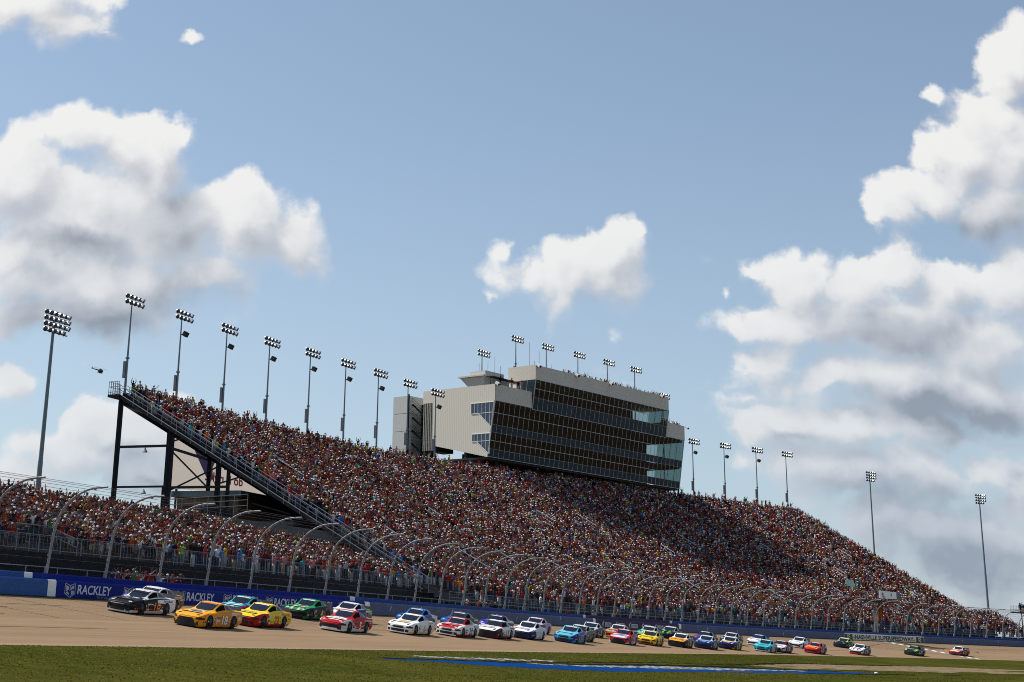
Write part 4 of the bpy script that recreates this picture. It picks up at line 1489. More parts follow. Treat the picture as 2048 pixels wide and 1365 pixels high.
_lm = lamp_mesh()
LAMP = bpy.data.meshes.new('floodlight')
LAMP.from_pydata(_lm.v, [], _lm.f)
LAMP.materials.append(M['lamp'])
LAMP.materials.append(M['lens'])
LAMP.polygons.foreach_set('material_index', _lm.mi)
LAMP.polygons.foreach_set('use_smooth', [True] * len(LAMP.polygons))
GROUP_POLE = 'floodlight poles along the top of the stand'


def light_pole(s_, n_, z0, z1, rows_, label, spk=True, cab=True, r=0.13, group=GROUP_POLE, cols=5, sc=1.0):
    t = thing('light_pole', label, 'light pole', U(s_, n_, z0), group)
    mb = MB()
    zt = z1 - 0.2
    zm = z0 + (z1 - z0) * (0.42 if cab else 0.5)
    if cab and cab is not True:
        zm = cab
    mb.tube([U(s_, n_, z0), U(s_, n_, zm)], [r * 1.25, r * 1.05], 10)
    mb.tube([U(s_, n_, zm), U(s_, n_, zt)], [r * 0.95, r * 0.6], 10)
    if cab:
        mb.tube([U(s_, n_, zm - 0.06), U(s_, n_, zm + 0.06)], r * 1.9, 10)
    mb.build('pole', M['pole'], t, smooth=False)
    h = heading(s_)
    ax = Vector((math.sin(h), math.cos(h), 0))
    out = Vector((math.cos(h), -math.sin(h), 0))
    face = (out + Vector((0, 0, -0.55))).normalized()
    fm_ = face.to_track_quat('-Y', 'Z').to_matrix().to_4x4()
    mb = MB()
    for i in range(rows_):
        c = U(s_, n_, z1 - i * 0.56 * sc) + out * 0.28
        mb.bar(c - ax * 0.85 * sc * (cols - 1) / 2, c + ax * 0.85 * sc * (cols - 1) / 2, 0.10)
        mb.bar(U(s_, n_, z1 - i * 0.56 * sc), c, 0.10)
    mb.build('crossarm', M['pole'], t)
    for i in range(rows_):
        cc = cols if not (rows_ == 4 and i == 3) else cols - 1
        for j in range(cc):
            c = U(s_, n_, z1 - i * 0.56 * sc) + out * 0.45 + ax * 0.85 * sc * (j - (cols - 1) / 2) + Vector((0, 0, 0.10))
            o = link('floodlight', LAMP)
            o.parent = t
            yaw = Matrix.Rotation(R(-16 + 8 * j), 4, 'Z')
            o.matrix_parent_inverse = t.matrix_basis.inverted()
            o.matrix_basis = Matrix.Translation(c) @ yaw @ fm_ @ Matrix.Scale(sc * 0.92, 4)
    if cab:
        mb = MB()
        mb.bar(U(s_ - 0.10, n_ + 0.22, zm - 0.35), U(s_ - 0.10, n_ + 0.22, zm - 2.0), 0.34, 0.30)
        mb.build('ballast_cabinet', M['steel'], t)
    if spk:
        zq = z1 - 2.15
        mb = MB()
        c = U(s_, n_, zq) + out * 0.75
        mb.box((0, 0, 0), (0.62, 0.55, 0.62), Matrix.Translation(c) @ fm_)
        mb.bar(U(s_, n_, zq), c, 0.10)
        mb.build('speaker', M['speaker'], t)
    return t


ORD = ['first', 'second', 'third', 'fourth', 'fifth', 'sixth', 'seventh', 'eighth', 'ninth']
PP = [(57.4, 31.5), (66.3, 31.8), (74.6, 32.1), (82.7, 32.3), (90.8, 32.6), (98.3, 32.7), (105.7, 32.8), (112.8, 32.7), (119.7, 32.6)]
for i, (s_, zt) in enumerate(PP):
    n_ = stand_top(s_) + 1.6
    lb = 'light pole with ten lamps, %s from the left along the stand top' % ORD[i]
    if i == 0:
        lb = 'light pole with ten lamps standing on the corner landing above the stair'
    light_pole(s_, n_, stand_z(n_) - 1.0, zt, 2, lb, spk=(i in (1, 2, 3, 4, 5, 6, 8)))
RP = [(187.6, 34.7), (195.9, 34.9), (204.4, 35.1), (212.4, 35.2)]
for i, (s_, zt) in enumerate(RP):
    light_pole(s_, 42.6, stand_z(41.5) - 1.0, zt, 2, 'light pole with ten lamps, %s one right of the press box' % ORD[i], spk=(i < 3))
TP = [(139.0, 46, 36.2, 42.3, 'light pole rising from the left lower roof of the press box'),
      (147.1, 46, 39.5, 46.1, 'light pole behind the left end of the press box upper roof'),
      (154.6, 46, 39.5, 46.2, 'light pole, second of five behind the press box upper roof'),
      (162.5, 46, 39.5, 46.3, 'light pole, third of five behind the press box upper roof'),
      (170.0, 46, 39.5, 46.3, 'light pole, fourth of five behind the press box upper roof'),
      (177.0, 46, 39.5, 46.2, 'light pole behind the right end of the press box upper roof'),
      (184.2, 46, 36.0, 42.6, 'light pole rising from the right lower roof of the press box')]
for s_, n_, z0, zt, lb in TP:
    light_pole(s_, n_, stand_z(41.5), zt, 2, lb, spk=False, cab=z0 + 2.5, group='floodlight poles on the press box')
light_pole(28.2, 25, 0.5, 23.3, 4, 'tall thick light pole with four lamp rows behind the lower stand', spk=False, cab=False, r=0.22, group='tall floodlight poles', cols=6, sc=0.82)
light_pole(240.8, 48, 0.5, 34.6, 4, 'tall light pole with four lamp rows behind the right slope of the crowd', spk=False, cab=False, r=0.22, group='tall floodlight poles', sc=0.95)
light_pole(276.6, 55, 0.5, 33.4, 4, 'tall light pole with four lamp rows standing farthest right beyond the stand', spk=False, cab=False, r=0.24, group='tall floodlight poles', sc=1.0)

# ------------------------------------------------------------------ billboard seen from behind, and the tan building below it
canv = mat('pale_canvas', (0.62, 0.56, 0.50), 0.8, spec=0.1)
_nt = canv.node_tree
_tl = _nt.nodes.new('ShaderNodeBsdfTranslucent')
_tl.inputs[0].default_value = (0.62, 0.55, 0.48, 1)
_mx = _nt.nodes.new('ShaderNodeMixShader')
_mx.inputs[0].default_value = 0.5
_nt.links.new(_nt.nodes['Principled BSDF'].outputs[0], _mx.inputs[1])
_nt.links.new(_tl.outputs[0], _mx.inputs[2])
_nt.links.new(_mx.outputs[0], _nt.nodes['Material Output'].inputs[0])
bb = thing('billboard', 'pale billboard seen from behind with mirrored red words and a purple shape', 'billboard', U(82, 50, 15))
A, B = U(80.5, 50, 0), U(99, 50, 0)
bx = (B - A).normalized()


def BBp(t, z, off=0.0):
    q = A + (B - A) * t
    nrm = Vector((bx.y, -bx.x, 0))
    return Vector((q.x, q.y, z * SC + CZ)) + nrm * off


mb = MB()
mb.add([BBp(0, 15.4), BBp(1, 16.2), BBp(1, 24.5), BBp(0, 24.5)], [(0, 1, 2, 3)])
mb.build('panel', canv, bb, fix=False)

cols_ = dict(p=mat('purple_print', (0.26, 0.15, 0.30), 0.8, spec=0.1), r=mat('red_print', (0.80, 0.14, 0.20), 0.8, spec=0.1))
mb = MB()
for poly in ([(.165, 22.4), (.255, 22.4), (.372, 19.5), (.45, 22.4), (.54, 22.4), (.435, 18.6), (.449, 17.2), (.385, 17.3)], [(.545, 22.4), (.618, 22.4), (.618, 18.75), (.545, 18.65)], [(.657, 22.4), (.71, 22.4), (.71, 18.7), (.657, 18.6)]):
    mb.add([BBp(x, z, 0.012) for x, z in poly], [tuple(range(len(poly)))])
mb.build('printed_shape', cols_['p'], bb, fix=False)
v, f = text_geo('do it right.', 2.05, 0.03)
w = max(p[0] for p in v)
mb = MB()
mb.add([BBp(.745 - .375 * p[0] / w, 17.05 + p[1] * 0.75, 0.014) for p in v], f)
mb.build('mirrored_lettering', cols_['r'], bb, fix=False)
mb = MB()
for t in np.linspace(0.02, 0.98, 9):
    mb.bar(BBp(t, 0.5, -0.6), BBp(t, 15.5, -0.5), 0.3)
    mb.bar(BBp(t, 13.6, -0.2), BBp(t, 15.6, -0.2), 0.06)
mb.build('support_frame', M['dark_steel'], bb)
hb = thing('service_building', 'tan wood clad service building with flat roof under the stand end', 'building', U(62, 30, 2))
mb = MB()
c8 = lambda z: [U(56.5, 23.8, z), U(62.7, 23.8, z), U(62.7, 30.5, z), U(56.5, 30.5, z)]
mb.box8(c8(1.0) + c8(11.7))
mb.build('wall', M['brown'], hb)
mb = MB()
c8 = lambda z: [U(56.0, 23.3, z), U(62.8, 23.3, z), U(62.8, 30.9, z), U(56.0, 30.9, z)]
mb.box8(c8(11.71) + c8(12.25))
mb.build('roof', M['pole'], hb)
mb = MB()
for n_ in (24.4, 26.4, 28.4):
    mb = MB()
    mb.sbox(56.42, 56.49, n_, n_ + 1.4, 8.5, 10.9)
    mb.build('window', M['darkroom'], hb)

# ------------------------------------------------------------------ flag stand
fs = thing('flag_stand', 'starter stand on two lattice legs with a white sign over the fence', 'flag stand', U(172, 0.5, 2.45))
mb = MB()
mb.sbox(170.7, 176.2, -0.9, 1.6, 6.75, 6.95)
mb.build('platform', M['dark_steel'], fs)
mb = MB()
mb.sbox(170.7, 176.0, -0.98, -0.9, 7.25, 8.25)
sg_ = mb.build('sign', M['white'], fs)
for s0, t_ in ((171.35, 'ally'), (173.9, 'ally')):
    v, f = text_geo(t_, 0.62, 0.03)
    mb = MB()
    mb.add([U(s0 + p[0], -0.99, 7.62 + p[1]) for p in v], f)
    mb.build('sign_lettering', BL['purple'], sg_, fix=False)
mb = MB()
mb.add([U(s, -0.99, z) for s, z in ((171.5, 7.34), (172.5, 7.34), (172.5, 7.50), (171.5, 7.50))], [(0, 1, 2, 3)])
mb.build('sign_stripe', BL['dkletter'], sg_, fix=False)
mb = MB()
mb.sbox(176.05, 177.3, -0.95, -0.9, 7.25, 8.25)
mb.build('side_board', mat('grey_side_board', (0.12, 0.14, 0.15), 0.6, var=0.3, vscale=6), fs)
mb = MB()
for s0 in (170.9, 173.4, 175.9):
    mb.bar(U(s0, 1.5, 6.9), U(s0, 1.5, 8.2), 0.06)
for z_ in (7.5, 8.2):
    mb.bar(U(170.8, 1.5, z_), U(176.1, 1.5, z_), 0.05)
mb.build('railing', M['rail'], fs)
for s0 in (171.9, 173.6):
    mb = MB()
    for d in (-0.14, 0.14):
        for e in (0.2, 0.62):
            mb.bar(U(s0 + d, e, 2.45), U(s0 + d, e, 6.8), 0.07)
    for k in range(14):
        z_ = 2.6 + k * 0.3
        mb.bar(U(s0 - 0.14, 0.2, z_), U(s0 + 0.14, 0.2, z_ + 0.3), 0.04)
        mb.bar(U(s0 - 0.14, 0.62, z_ + 0.3), U(s0 - 0.14, 0.2, z_), 0.04)
    mb.build('leg', M['steel'] if s0 < 172.5 else M['dark_steel'], fs)
fl = MB()
pts = []
for i in range(9):
    for j in range(9):
        a, b = i / 8, j / 8
        pts.append(U(173.7 + a * 1.25 + 0.1 * math.sin(b * 5), 0.9 + 0.22 * math.sin(a * 9 + b * 2), 4.1 + b * 1.95 - 0.1 * a))
fl.add(pts, [(i * 9 + j, i * 9 + j + 1, (i + 1) * 9 + j + 1, (i + 1) * 9 + j) for i in range(8) for j in range(8)])
o = fl.build('flag', M['orange'], smooth=True, fix=False)
tag(o, 'large orange flag hanging in front of the crowd by the starter stand', 'flag')
sm = o.modifiers.new('thickness', 'SOLIDIFY')
sm.thickness = 0.01
fl = MB()
fl.add([U(178.0, 8, 9.3), U(180.6, 8, 9.1), U(180.2, 8.1, 10.2), U(177.8, 8.05, 10.0)], [(0, 1, 2, 3)])
o = fl.build('banner', mat('mint_banner', (0.35, 0.62, 0.50), 0.8), fix=False)
tag(o, 'small pale mint banner held up among the crowd above the starter sign', 'banner')
o.modifiers.new('thickness', 'SOLIDIFY').thickness = 0.01

# ------------------------------------------------------------------ viewing platform at the far right
vp = thing('viewing_platform', 'raised steel viewing platform with mesh sides at the far right edge', 'platform', U(223, 4, 2))
mb = MB()
mb.sbox(222.8, 230, 3.0, 6.0, 6.75, 6.95)
mb.build('floor', M['dark_steel'], vp)
mb = MB()
for q in sr(222.8, 230, 0.25):
    mb.bar(U(q, 3.0, 6.9), U(q, 3.0, 7.9), 0.035)
for q in sr(3.0, 6.0, 0.3):
    mb.bar(U(222.8, q, 6.9), U(222.8, q, 7.9), 0.035)
for z_ in (7.3, 7.9):
    mb.bar(U(222.8, 3, z_), U(230, 3, z_), 0.06)
    mb.bar(U(222.8, 3, z_), U(222.8, 6, z_), 0.06)
mb.build('mesh_guard', M['dark_steel'], vp)
for q in (223.6, 225.8, 228.2):
    mb = MB()
    mb.bar(U(q, 4.5, 1.5), U(q, 4.5, 6.8), 0.14)
    mb.bar(U(q, 4.5, 4.2), U(q + 1.6, 4.5, 6.7), 0.07)
    mb.build('leg', M['dark_steel'], vp)

# ------------------------------------------------------------------ helicopter
hp = Vector((-0.18459 * 420, 0.99572 * 420, 0.1626 * 420 + CZ))
he = thing('helicopter', 'small dark helicopter flying nose right above the lower stand', 'helicopter', hp)
HM = Matrix.Translation(hp) @ Matrix.Rotation(R(-8), 4, 'Z') @ Matrix.Rotation(R(10), 4, 'Y') @ Matrix.Scale(0.62, 4)
mb = MB()
prof = [(-0.9, 0.35, 0), (-0.4, 0.6, 0), (0.3, 0.72, -0.05), (0.9, 0.62, -0.12), (1.35, 0.35, -0.22), (1.55, 0.08, -0.28)]
mb.tube([HM @ Vector((x, 0, z)) for x, r_, z in prof], [r_ * 0.8 for x, r_, z in prof], 12)
mb.build('body', M['heli'], he, smooth=True)
mb = MB()
mb.tube([HM @ Vector((-0.8, 0, 0.15)), HM @ Vector((-4.0, 0, 0.45))], [0.2, 0.08], 8)
mb.add([HM @ Vector(p) for p in ((-4.2, 0, 0.2), (-3.7, 0, 0.35), (-3.9, 0, 1.2), (-4.3, 0, 1.2), (-4.2, .06, 0.2), (-3.7, .06, 0.35), (-3.9, .06, 1.2), (-4.3, .06, 1.2))], [(0, 1, 2, 3), (7, 6, 5, 4), (0, 4, 5, 1), (1, 5, 6, 2), (2, 6, 7, 3), (3, 7, 4, 0)])
mb.build('tail_boom', M['heli'], he)
mb = MB()
mb.tube([HM @ Vector((0.1, 0, 0.5)), HM @ Vector((0.1, 0, 1.0))], 0.1, 6)
for k in range(2):
    a = R(20 + 90 * k)
    d = Vector((math.cos(a), math.sin(a), 0))
    mb.bar(HM @ (Vector((0.1, 0, 0.98)) - d * 3.4), HM @ (Vector((0.1, 0, 0.98)) + d * 3.4), 0.14, 0.03)
mb.build('rotor', M['heli'], he)
mb = MB()
for y in (-0.6, 0.6):
    mb.tube([HM @ Vector((-1.0, y, -1.0)), HM @ Vector((1.3, y, -1.0))], 0.05, 6)
    for x in (-0.4, 0.6):
        mb.bar(HM @ Vector((x, y * 0.6, -0.4)), HM @ Vector((x, y, -1.0)), 0.06)
mb.build('skid', M['heli'], he)
mb = MB()
mb.lathe([(0.02, 0.10), (0.10, 0.09), (0.16, 0.03), (0.16, -0.02)], Matrix.Translation(U(47.3, -33.3, ground_z(-33.3) + 0.05)), 12)
o = mb.build('drain_cap', M['white'], smooth=True)
tag(o, 'small white cap lying on the grass at the end of the blue paint', 'cap')


# ------------------------------------------------------------------ stock cars
def half_w(x):
    return float(np.interp(x, [-2.46, -2.2, -1.6, 0, 1.2, 1.9, 2.2, 2.36, 2.42], [0.93, 0.965, 0.99, 0.985, 0.99, 0.975, 0.93, 0.86, 0.80]))


def sh_z(x):
    return float(np.interp(x, [-2.46, -1.8, -1.0, 0, 0.7, 1.2, 1.6, 2.0, 2.3, 2.42], [0.90, 0.93, 0.90, 0.85, 0.82, 0.805, 0.785, 0.72, 0.635, 0.58]))


def c_z(x):
    return float(np.interp(x, [-2.46, -2.2, -1.72, -1.3, -0.95, -0.5, -0.1, 0.0, 0.35, 0.75, 0.85, 1.4, 1.9, 2.2, 2.42],
                           [0.955, 0.975, 0.99, 1.175, 1.295, 1.350, 1.340, 1.325, 1.14, 0.925, 0.895, 0.855, 0.79, 0.715, 0.62]))


def bot_z(x):
    return float(np.interp(x, [-2.46, -2.2, -1.9, 2.0, 2.42], [0.34, 0.22, 0.10, 0.10, 0.09]))


RING = 18


def ring(x):
    w, zs, zc, zb = half_w(x), sh_z(x), c_z(x), bot_z(x)
    cab = float(np.interp(x, [-1.80, -1.62, 0.66, 0.80], [0, 1, 1, 0]))     # 1 inside the cabin
    p = [(w * 0.95, zb), (w * 0.985, zb + 0.05), (w * 0.995, 0.24 if zb < .2 else zb + .06), (w, 0.34 if zb < .3 else zb + .1), (w, 0.45), (w * 0.998, 0.55), (w * 0.99, 0.65 if zs > .7 else zs - .04 + 0.0)]
    p[5] = (w * 0.998, min(0.55, zs - 0.06))
    p[6] = (w * 0.985, min(0.67, zs - 0.03))
    p[7] = (w * 0.955, zs)
    if False:
        pass
    p.append((w * 0.90, zs + 0.022)) if len(p) == 8 else None
    return p, w, zs, zc, cab


def ring_pts(x):
    w, zs, zc, zb = half_w(x), sh_z(x), c_z(x), bot_z(x)
    cab = float(np.interp(x, [-1.80, -1.62, 0.64, 0.80], [0, 1, 1, 0]))
    lo = lambda a, b: min(a, b)
    P = [(w * 0.95, zb), (w * 0.985, zb + 0.05), (w * 0.996, max(0.24, zb + 0.06)), (w, max(0.34, zb + 0.08)),
         (w, lo(0.45, zs - 0.10)), (w * 0.997, lo(0.56, zs - 0.06)), (w * 0.985, lo(0.68, zs - 0.03)), (w * 0.95, zs), (w * 0.895, zs + 0.020)]
    hood_y = np.linspace(0.84, 0.0, 9) * w
    hood = [(y, zs + 0.025 + (zc - zs - 0.025) * (1 - (y / (0.84 * w)) ** 2) ** 0.8) for y in hood_y]
    yr = 0.66 - 0.02 * max(0, -x)
    zr = zc - 0.045
    base = (0.88 * w, zs + 0.03)
    g = []
    for t in (0.06, 0.20, 0.55, 0.88, 1.0):
        g.append((base[0] + (yr - base[0]) * t, base[1] + (zr - base[1]) * t + 0.02 * math.sin(math.pi * t)))
    g += [(yr - 0.06, zr + 0.022), (yr * 0.62, zc - 0.012), (yr * 0.3, zc - 0.003), (0.0, zc)]
    for (a, b), (c, d) in zip(hood, g):
        P.append((a + (c - a) * cab, b + (d - b) * cab))
    return P


NR = 18
XS = [2.42, 2.36, 2.28] + list(np.arange(2.20, -2.41, -0.066)) + [-2.46]
RINGS = [ring_pts(x) for x in XS]


def side_y(x, z):
    P = ring_pts(x)
    zz = [p[1] for p in P[:9]]
    yy = [p[0] for p in P[:9]]
    return float(np.interp(z, zz, yy))


AX_F, AX_R, WR = 1.42, -1.38, 0.345


def car_geometry():
    """verts, faces with region tags; shared by every car"""
    V, Fc, reg = [], [], []
    m = 2 * NR - 1
    for x, P in zip(XS, RINGS):
        for i in range(NR):
            V.append([x, P[i][0], P[i][1]])
        for i in range(NR - 2, -1, -1):
            V.append([x, -P[i][0], P[i][1]])
    # wheel openings: snap nearby side vertices to the arch circle
    for v in V:
        for ax in (AX_F, AX_R):
            d = math.hypot(v[0] - ax, v[2] - WR)
            if abs(v[1]) > 0.75 and v[2] < 0.80 and 0.32 < d < 0.46:
                k = 0.39 / d
                v[0] = ax + (v[0] - ax) * k
                v[2] = WR + (v[2] - WR) * k
    for i in range(len(XS) - 1):
        xc = (XS[i] + XS[i + 1]) / 2
        for k in range(m - 1):
            a, b = i * m + k, i * m + k + 1
            f = (a, b, b + m, a + m)
            c = np.mean([V[q] for q in f], 0)
            r = k if k < NR - 1 else m - 2 - k       # half-ring face row
            if r < 8 and any(math.hypot(c[0] - ax, c[2] - WR) < 0.375 for ax in (AX_F, AX_R)):
                continue
            zr, zs = c_z(xc), sh_z(xc)
            if r >= 14 and 0.02 < xc < 0.80:
                t = 'windscreen'
            elif r >= 14 and -1.72 < xc < -1.0:
                t = 'rear_window'
            elif 10 <= r <= 11 and -0.42 < xc < 0.52 and zr - zs > 0.14:
                t = 'door_window'
            elif 10 <= r <= 11 and -1.36 < xc < -0.50 and zr - zs > 0.16:
                t = 'quarter_window'
            elif xc > 0.78 and r >= 8:
                t = 'hood'
            elif xc < -1.70 and r >= 8:
                t = 'deck'
            elif r >= 12 and -1.05 < xc < 0.05:
                t = 'roof'
            elif r >= 9:
                t = 'pillar'
            else:
                t = 'side'
            Fc.append(f)
            reg.append(t)
    # nose and tail caps as fine grids
    for end, sgn in ((0, 1), (len(XS) - 1, -1)):
        P = RINGS[end]
        rows = [P[0], P[2], P[3], P[4], P[5], P[6], P[7], P[8]]
        rz = np.interp(np.linspace(0, 7, 15), range(8), [p[1] for p in rows])
        ry = np.interp(np.linspace(0, 7, 15), range(8), [p[0] for p in rows])
        nc = 29
        o = len(V)
        for j in range(15):
            for c in range(nc):
                y = ry[j] * (1 - 2 * c / (nc - 1))
                u = y / ry[j]
                bul = (0.13 if sgn > 0 else 0.05) * (1 - u * u) * (0.55 + 0.45 * (j < 9)) if sgn > 0 else 0.05 * (1 - u * u)
                fwd = 0.05 * (1 - j / 14) if sgn > 0 else 0.0
                V.append([XS[end] + sgn * (bul + fwd), y, rz[j]])
        for j in range(14):
            for c in range(nc - 1):
                a = o + j * nc + c
                f = (a, a + 1, a + nc + 1, a + nc)
                ctr = np.mean([V[q] for q in f], 0)
                Fc.append(f)
                reg.append('nose' if sgn > 0 else 'tail')
        # close to the top row of the ring
        top = [o + 14 * nc + c for c in range(nc)]
        rr = [end * m + q for q in range(8, m - 8)]
        Fc.append(tuple(top + rr[::-1]))
        reg.append('hood' if sgn > 0 else 'deck')
    return np.array(V), Fc, reg


CV, CF, CREG = car_geometry()
GR_A = lambda y, z: (abs(y) < 0.46 + 0.7 * (0.50 - z) and 0.12 < z < 0.52) or (0.66 < abs(y) < 0.80 and 0.2 < z < 0.36)                       # one big trapezoid
GR_B = lambda y, z: (abs(y) < 0.50 and 0.14 < z < 0.33) or (abs(y) < 0.50 - 3.0 * (z - 0.475) ** 2 * 10 and 0.405 < z < 0.545) or (0.56 < abs(y) < 0.78 and 0.2 < z < 0.34)
GR_C = lambda y, z: (abs(y) < 0.62 and 0.22 < z < 0.46) or (0.58 < abs(y) < 0.80 and 0.20 < z < 0.40)
GRILLES = {'A': GR_A, 'B': GR_B, 'C': GR_C}


def sub_mesh(name, pick, matl):
    used, faces = {}, []
    for f, r in zip(CF, CREG):
        if pick(f, r):
            q = []
            for i in f:
                if i not in used:
                    used[i] = len(used)
                q.append(used[i])
            faces.append(q)
    me = bpy.data.meshes.new(name)
    vv = np.array([CV[i] for i in used])
    me.from_pydata(vv.tolist(), [], faces)
    me.materials.append(matl)
    me.polygons.foreach_set('use_smooth', [True] * len(faces))
    bm = bmesh.new()
    bm.from_mesh(me)
    bmesh.ops.recalc_face_normals(bm, faces=bm.faces)
    bm.to_mesh(me)
    bm.free()
    return me


def fc(f):
    return np.mean([CV[i] for i in f], 0)


SHARED = dict(
    windscreen=sub_mesh('windscreen', lambda f, r: r == 'windscreen', M['glass']),
    rear_window=sub_mesh('rear_window', lambda f, r: r == 'rear_window', M['glass']),
    window_net=sub_mesh('window_net', lambda f, r: r == 'door_window' and fc(f)[1] > 0, M['net']),
    door_window=sub_mesh('door_window', lambda f, r: r == 'door_window' and fc(f)[1] < 0, M['net']),
    ql=sub_mesh('quarter_window', lambda f, r: r == 'quarter_window' and fc(f)[1] > 0, M['qglass']),
    qr=sub_mesh('quarter_window', lambda f, r: r == 'quarter_window' and fc(f)[1] < 0, M['qglass']),
)


def in_grille(f, r, kind):
    if r != 'nose':
        return False
    c = fc(f)
    return GRILLES[kind](c[1], c[2])


GRILLE_ME = {k: sub_mesh('grille', lambda f, r, k=k: in_grille(f, r, k), M['grille']) for k in GRILLES}
_w = MB()
_w.lathe([(0.20, -0.13), (0.315, -0.14), (0.345, -0.11), (0.345, 0.10), (0.315, 0.135), (0.20, 0.125)], Matrix.Rotation(R(-90), 4, 'X'), 28)
_r = MB()
_r.lathe([(0.02, 0.06), (0.09, 0.06), (0.12, 0.03), (0.165, 0.06), (0.205, 0.127), (0.21, 0.13)], Matrix.Rotation(R(-90), 4, 'X'), 20)


def raw(mbx, name, matl, smooth=True):
    me = bpy.data.meshes.new(name)
    me.from_pydata(mbx.v, [], mbx.f)
    for m_ in (matl if isinstance(matl, list) else [matl]):
        me.materials.append(m_)
    me.polygons.foreach_set('material_index', mbx.mi)
    me.polygons.foreach_set('use_smooth', [smooth] * len(mbx.f))
    return me


TYRE = raw(_w, 'tyre', M['tyre'])
RIM = raw(_r, 'rim', M['rim'])
_s = MB()
sp_pts = [(2.44, 0.78), (2.58, 0.45), (2.62, 0.0), (2.58, -0.45), (2.44, -0.78), (2.1, -0.86), (2.1, 0.86)]
_s.add([(x, y, 0.055) for x, y in sp_pts] + [(x, y, 0.085) for x, y in sp_pts], [tuple(range(7))[::-1], tuple(range(7, 14))] + [(i, (i + 1) % 7, 7 + (i + 1) % 7, 7 + i) for i in range(7)])
SPLIT = raw(_s, 'splitter', M['under'], False)
_s = MB()
_s.box((0.05, 0, 0.20), (4.2, 1.55, 0.14))
_s.box((0, 0, 0.55), (4.0, 1.30, 0.5))
_s.box((AX_F, 0, 0.42), (0.72, 1.50, 0.56))
_s.box((AX_R, 0, 0.42), (0.72, 1.50, 0.56))
UNDER = raw(_s, 'underbody', M['under'], False)
_s = MB()
_s.box8([(-2.44, -0.76, 0.965), (-2.42, -0.76, 0.965), (-2.42, 0.76, 0.965), (-2.44, 0.76, 0.965), (-2.53, -0.76, 1.17), (-2.51, -0.76, 1.17), (-2.51, 0.76, 1.17), (-2.53, 0.76, 1.17)])
SPOIL = raw(_s, 'spoiler', mat('clear_black_spoiler', (0.03, 0.03, 0.032), 0.4), False)

BODY_IDX = [i for i, r in enumerate(CREG) if r not in ('windscreen', 'rear_window', 'door_window', 'quarter_window')]


def c3(h):
    """sRGB hex to linear"""
    o = []
    for k in (0, 2, 4):
        v = int(h[k:k + 2], 16) / 255
        o.append(v / 12.92 if v <= 0.04045 else ((v + 0.055) / 1.055) ** 2.4)
    return tuple(o)


X = c3
W_, K_ = c3('e8e6e2'), c3('121214')


def paint_of(sp, r, x, y, z, h):
    """livery colour of a body face; h is a per-face hash 0..1"""
    g = sp.get
    side = g('side', W_)
    base = side
    if r == 'hood':
        base = g('hood', side)
        hd = g('hood_disc')
        if hd and ((x - 1.55) / 0.60) ** 2 + (y / 0.70) ** 2 < 1:
            base = hd
        he_ = g('hood_edge')
        if he_ and (x < 0.95 or abs(y) > 0.74):
            base = he_
        if g('cowl') and x < 1.0 + 0.10 * math.sin(9 * y) and x > 0.86:
            base = g('cowl')
        hs = g('hood_stripe')
        if hs and abs(abs(y) - 0.30) < 0.10:
            base = hs
    elif r == 'roof':
        base = g('roof', g('hood', side))
        r2 = g('roof2')
        if r2 and x < -0.45:
            base = r2
    elif r == 'pillar':
        base = g('pillar', g('roof', side))
        if x < -1.0:
            base = g('rear', side)
    elif r == 'deck':
        base = g('deck', g('rear', side))
    elif r == 'tail':
        base = g('rear', side)
    elif r == 'nose':
        base = g('nose', g('hood', side))
        if z < g('bz', 0.20):
            base = g('bumper', base)
        if z < 0.125:
            base = g('lip', base)
        if 0.60 < abs(y) < 0.80 and 0.46 < z < 0.56:
            base = g('lamp', c3('2a2c30'))
    else:
        fr, rr = g('front', side), g('rear', side)
        hz_ = (math.sin(round(z * 15) * 12.9898 + len(sp['label'])) * 43758.5453) % 1.0
        edge = 0.95 + 0.5 * (z - 0.4) + g('jag', 0.0) * 1.3 * (hz_ - 0.5)
        edge2 = -0.75 - 0.6 * (z - 0.4) + g('jag', 0.0) * 1.6 * (hz_ - 0.5)
        if x > edge:
            base = fr
        elif x < edge2:
            base = rr
        if z > 0.66 and g('belt'):
            base = g('belt')
        if z < 0.22:
            base = g('skirt', base)
        if 2.0 < x and 0.44 < z < 0.58:
            base = g('lamp', c3('2a2c30'))
        # contingency stickers behind the front wheel
        if 0.62 < x < 0.98 and 0.25 < z < 0.62 and h > 0.55:
            base = (W_, c3('c83020'), c3('d8b020'), c3('2040a0'))[int(h * 997) % 4]
    return base


NUM_CACHE = {}


def flat_decal(verts2, faces, place, colr, name, parent, push=0.007):
    vs_ = [place(*p) for p in verts2]
    me = bpy.data.meshes.new(name)
    me.from_pydata(vs_, [], faces)
    a = me.attributes.new('livery', 'FLOAT_COLOR', 'POINT')
    a.data.foreach_set('color', np.tile(np.array([*colr, 1.0], np.float32), len(vs_)))
    me.materials.append(M['decal'])
    return link(name, me, parent, True)


def side_text(parent, txt, xc, zc, size, colr, name, slant=0.15, bold=0.02, width=None, push=0.008, mirror=False):
    """lettering on the left (infield) side; it reads towards the tail there"""
    key = (txt, size, bold, slant)
    if key not in NUM_CACHE:
        NUM_CACHE[key] = text_geo(txt, size, bold, slant, cuts=7)
    v, f = NUM_CACHE[key]
    x0, x1 = min(p[0] for p in v), max(p[0] for p in v)
    y0, y1 = min(p[1] for p in v), max(p[1] for p in v)
    k = (width / (x1 - x0)) if width else 1.0

    def place(a, b):
        xx = xc - (a - (x0 + x1) / 2) * k
        zz = zc + b - (y0 + y1) / 2
        return (xx, side_y(xx, zz) + push, zz) if not mirror else (2 * xc - xx, -side_y(2 * xc - xx, zz) - push, zz)
    return flat_decal(v, f, place, colr, name, parent)


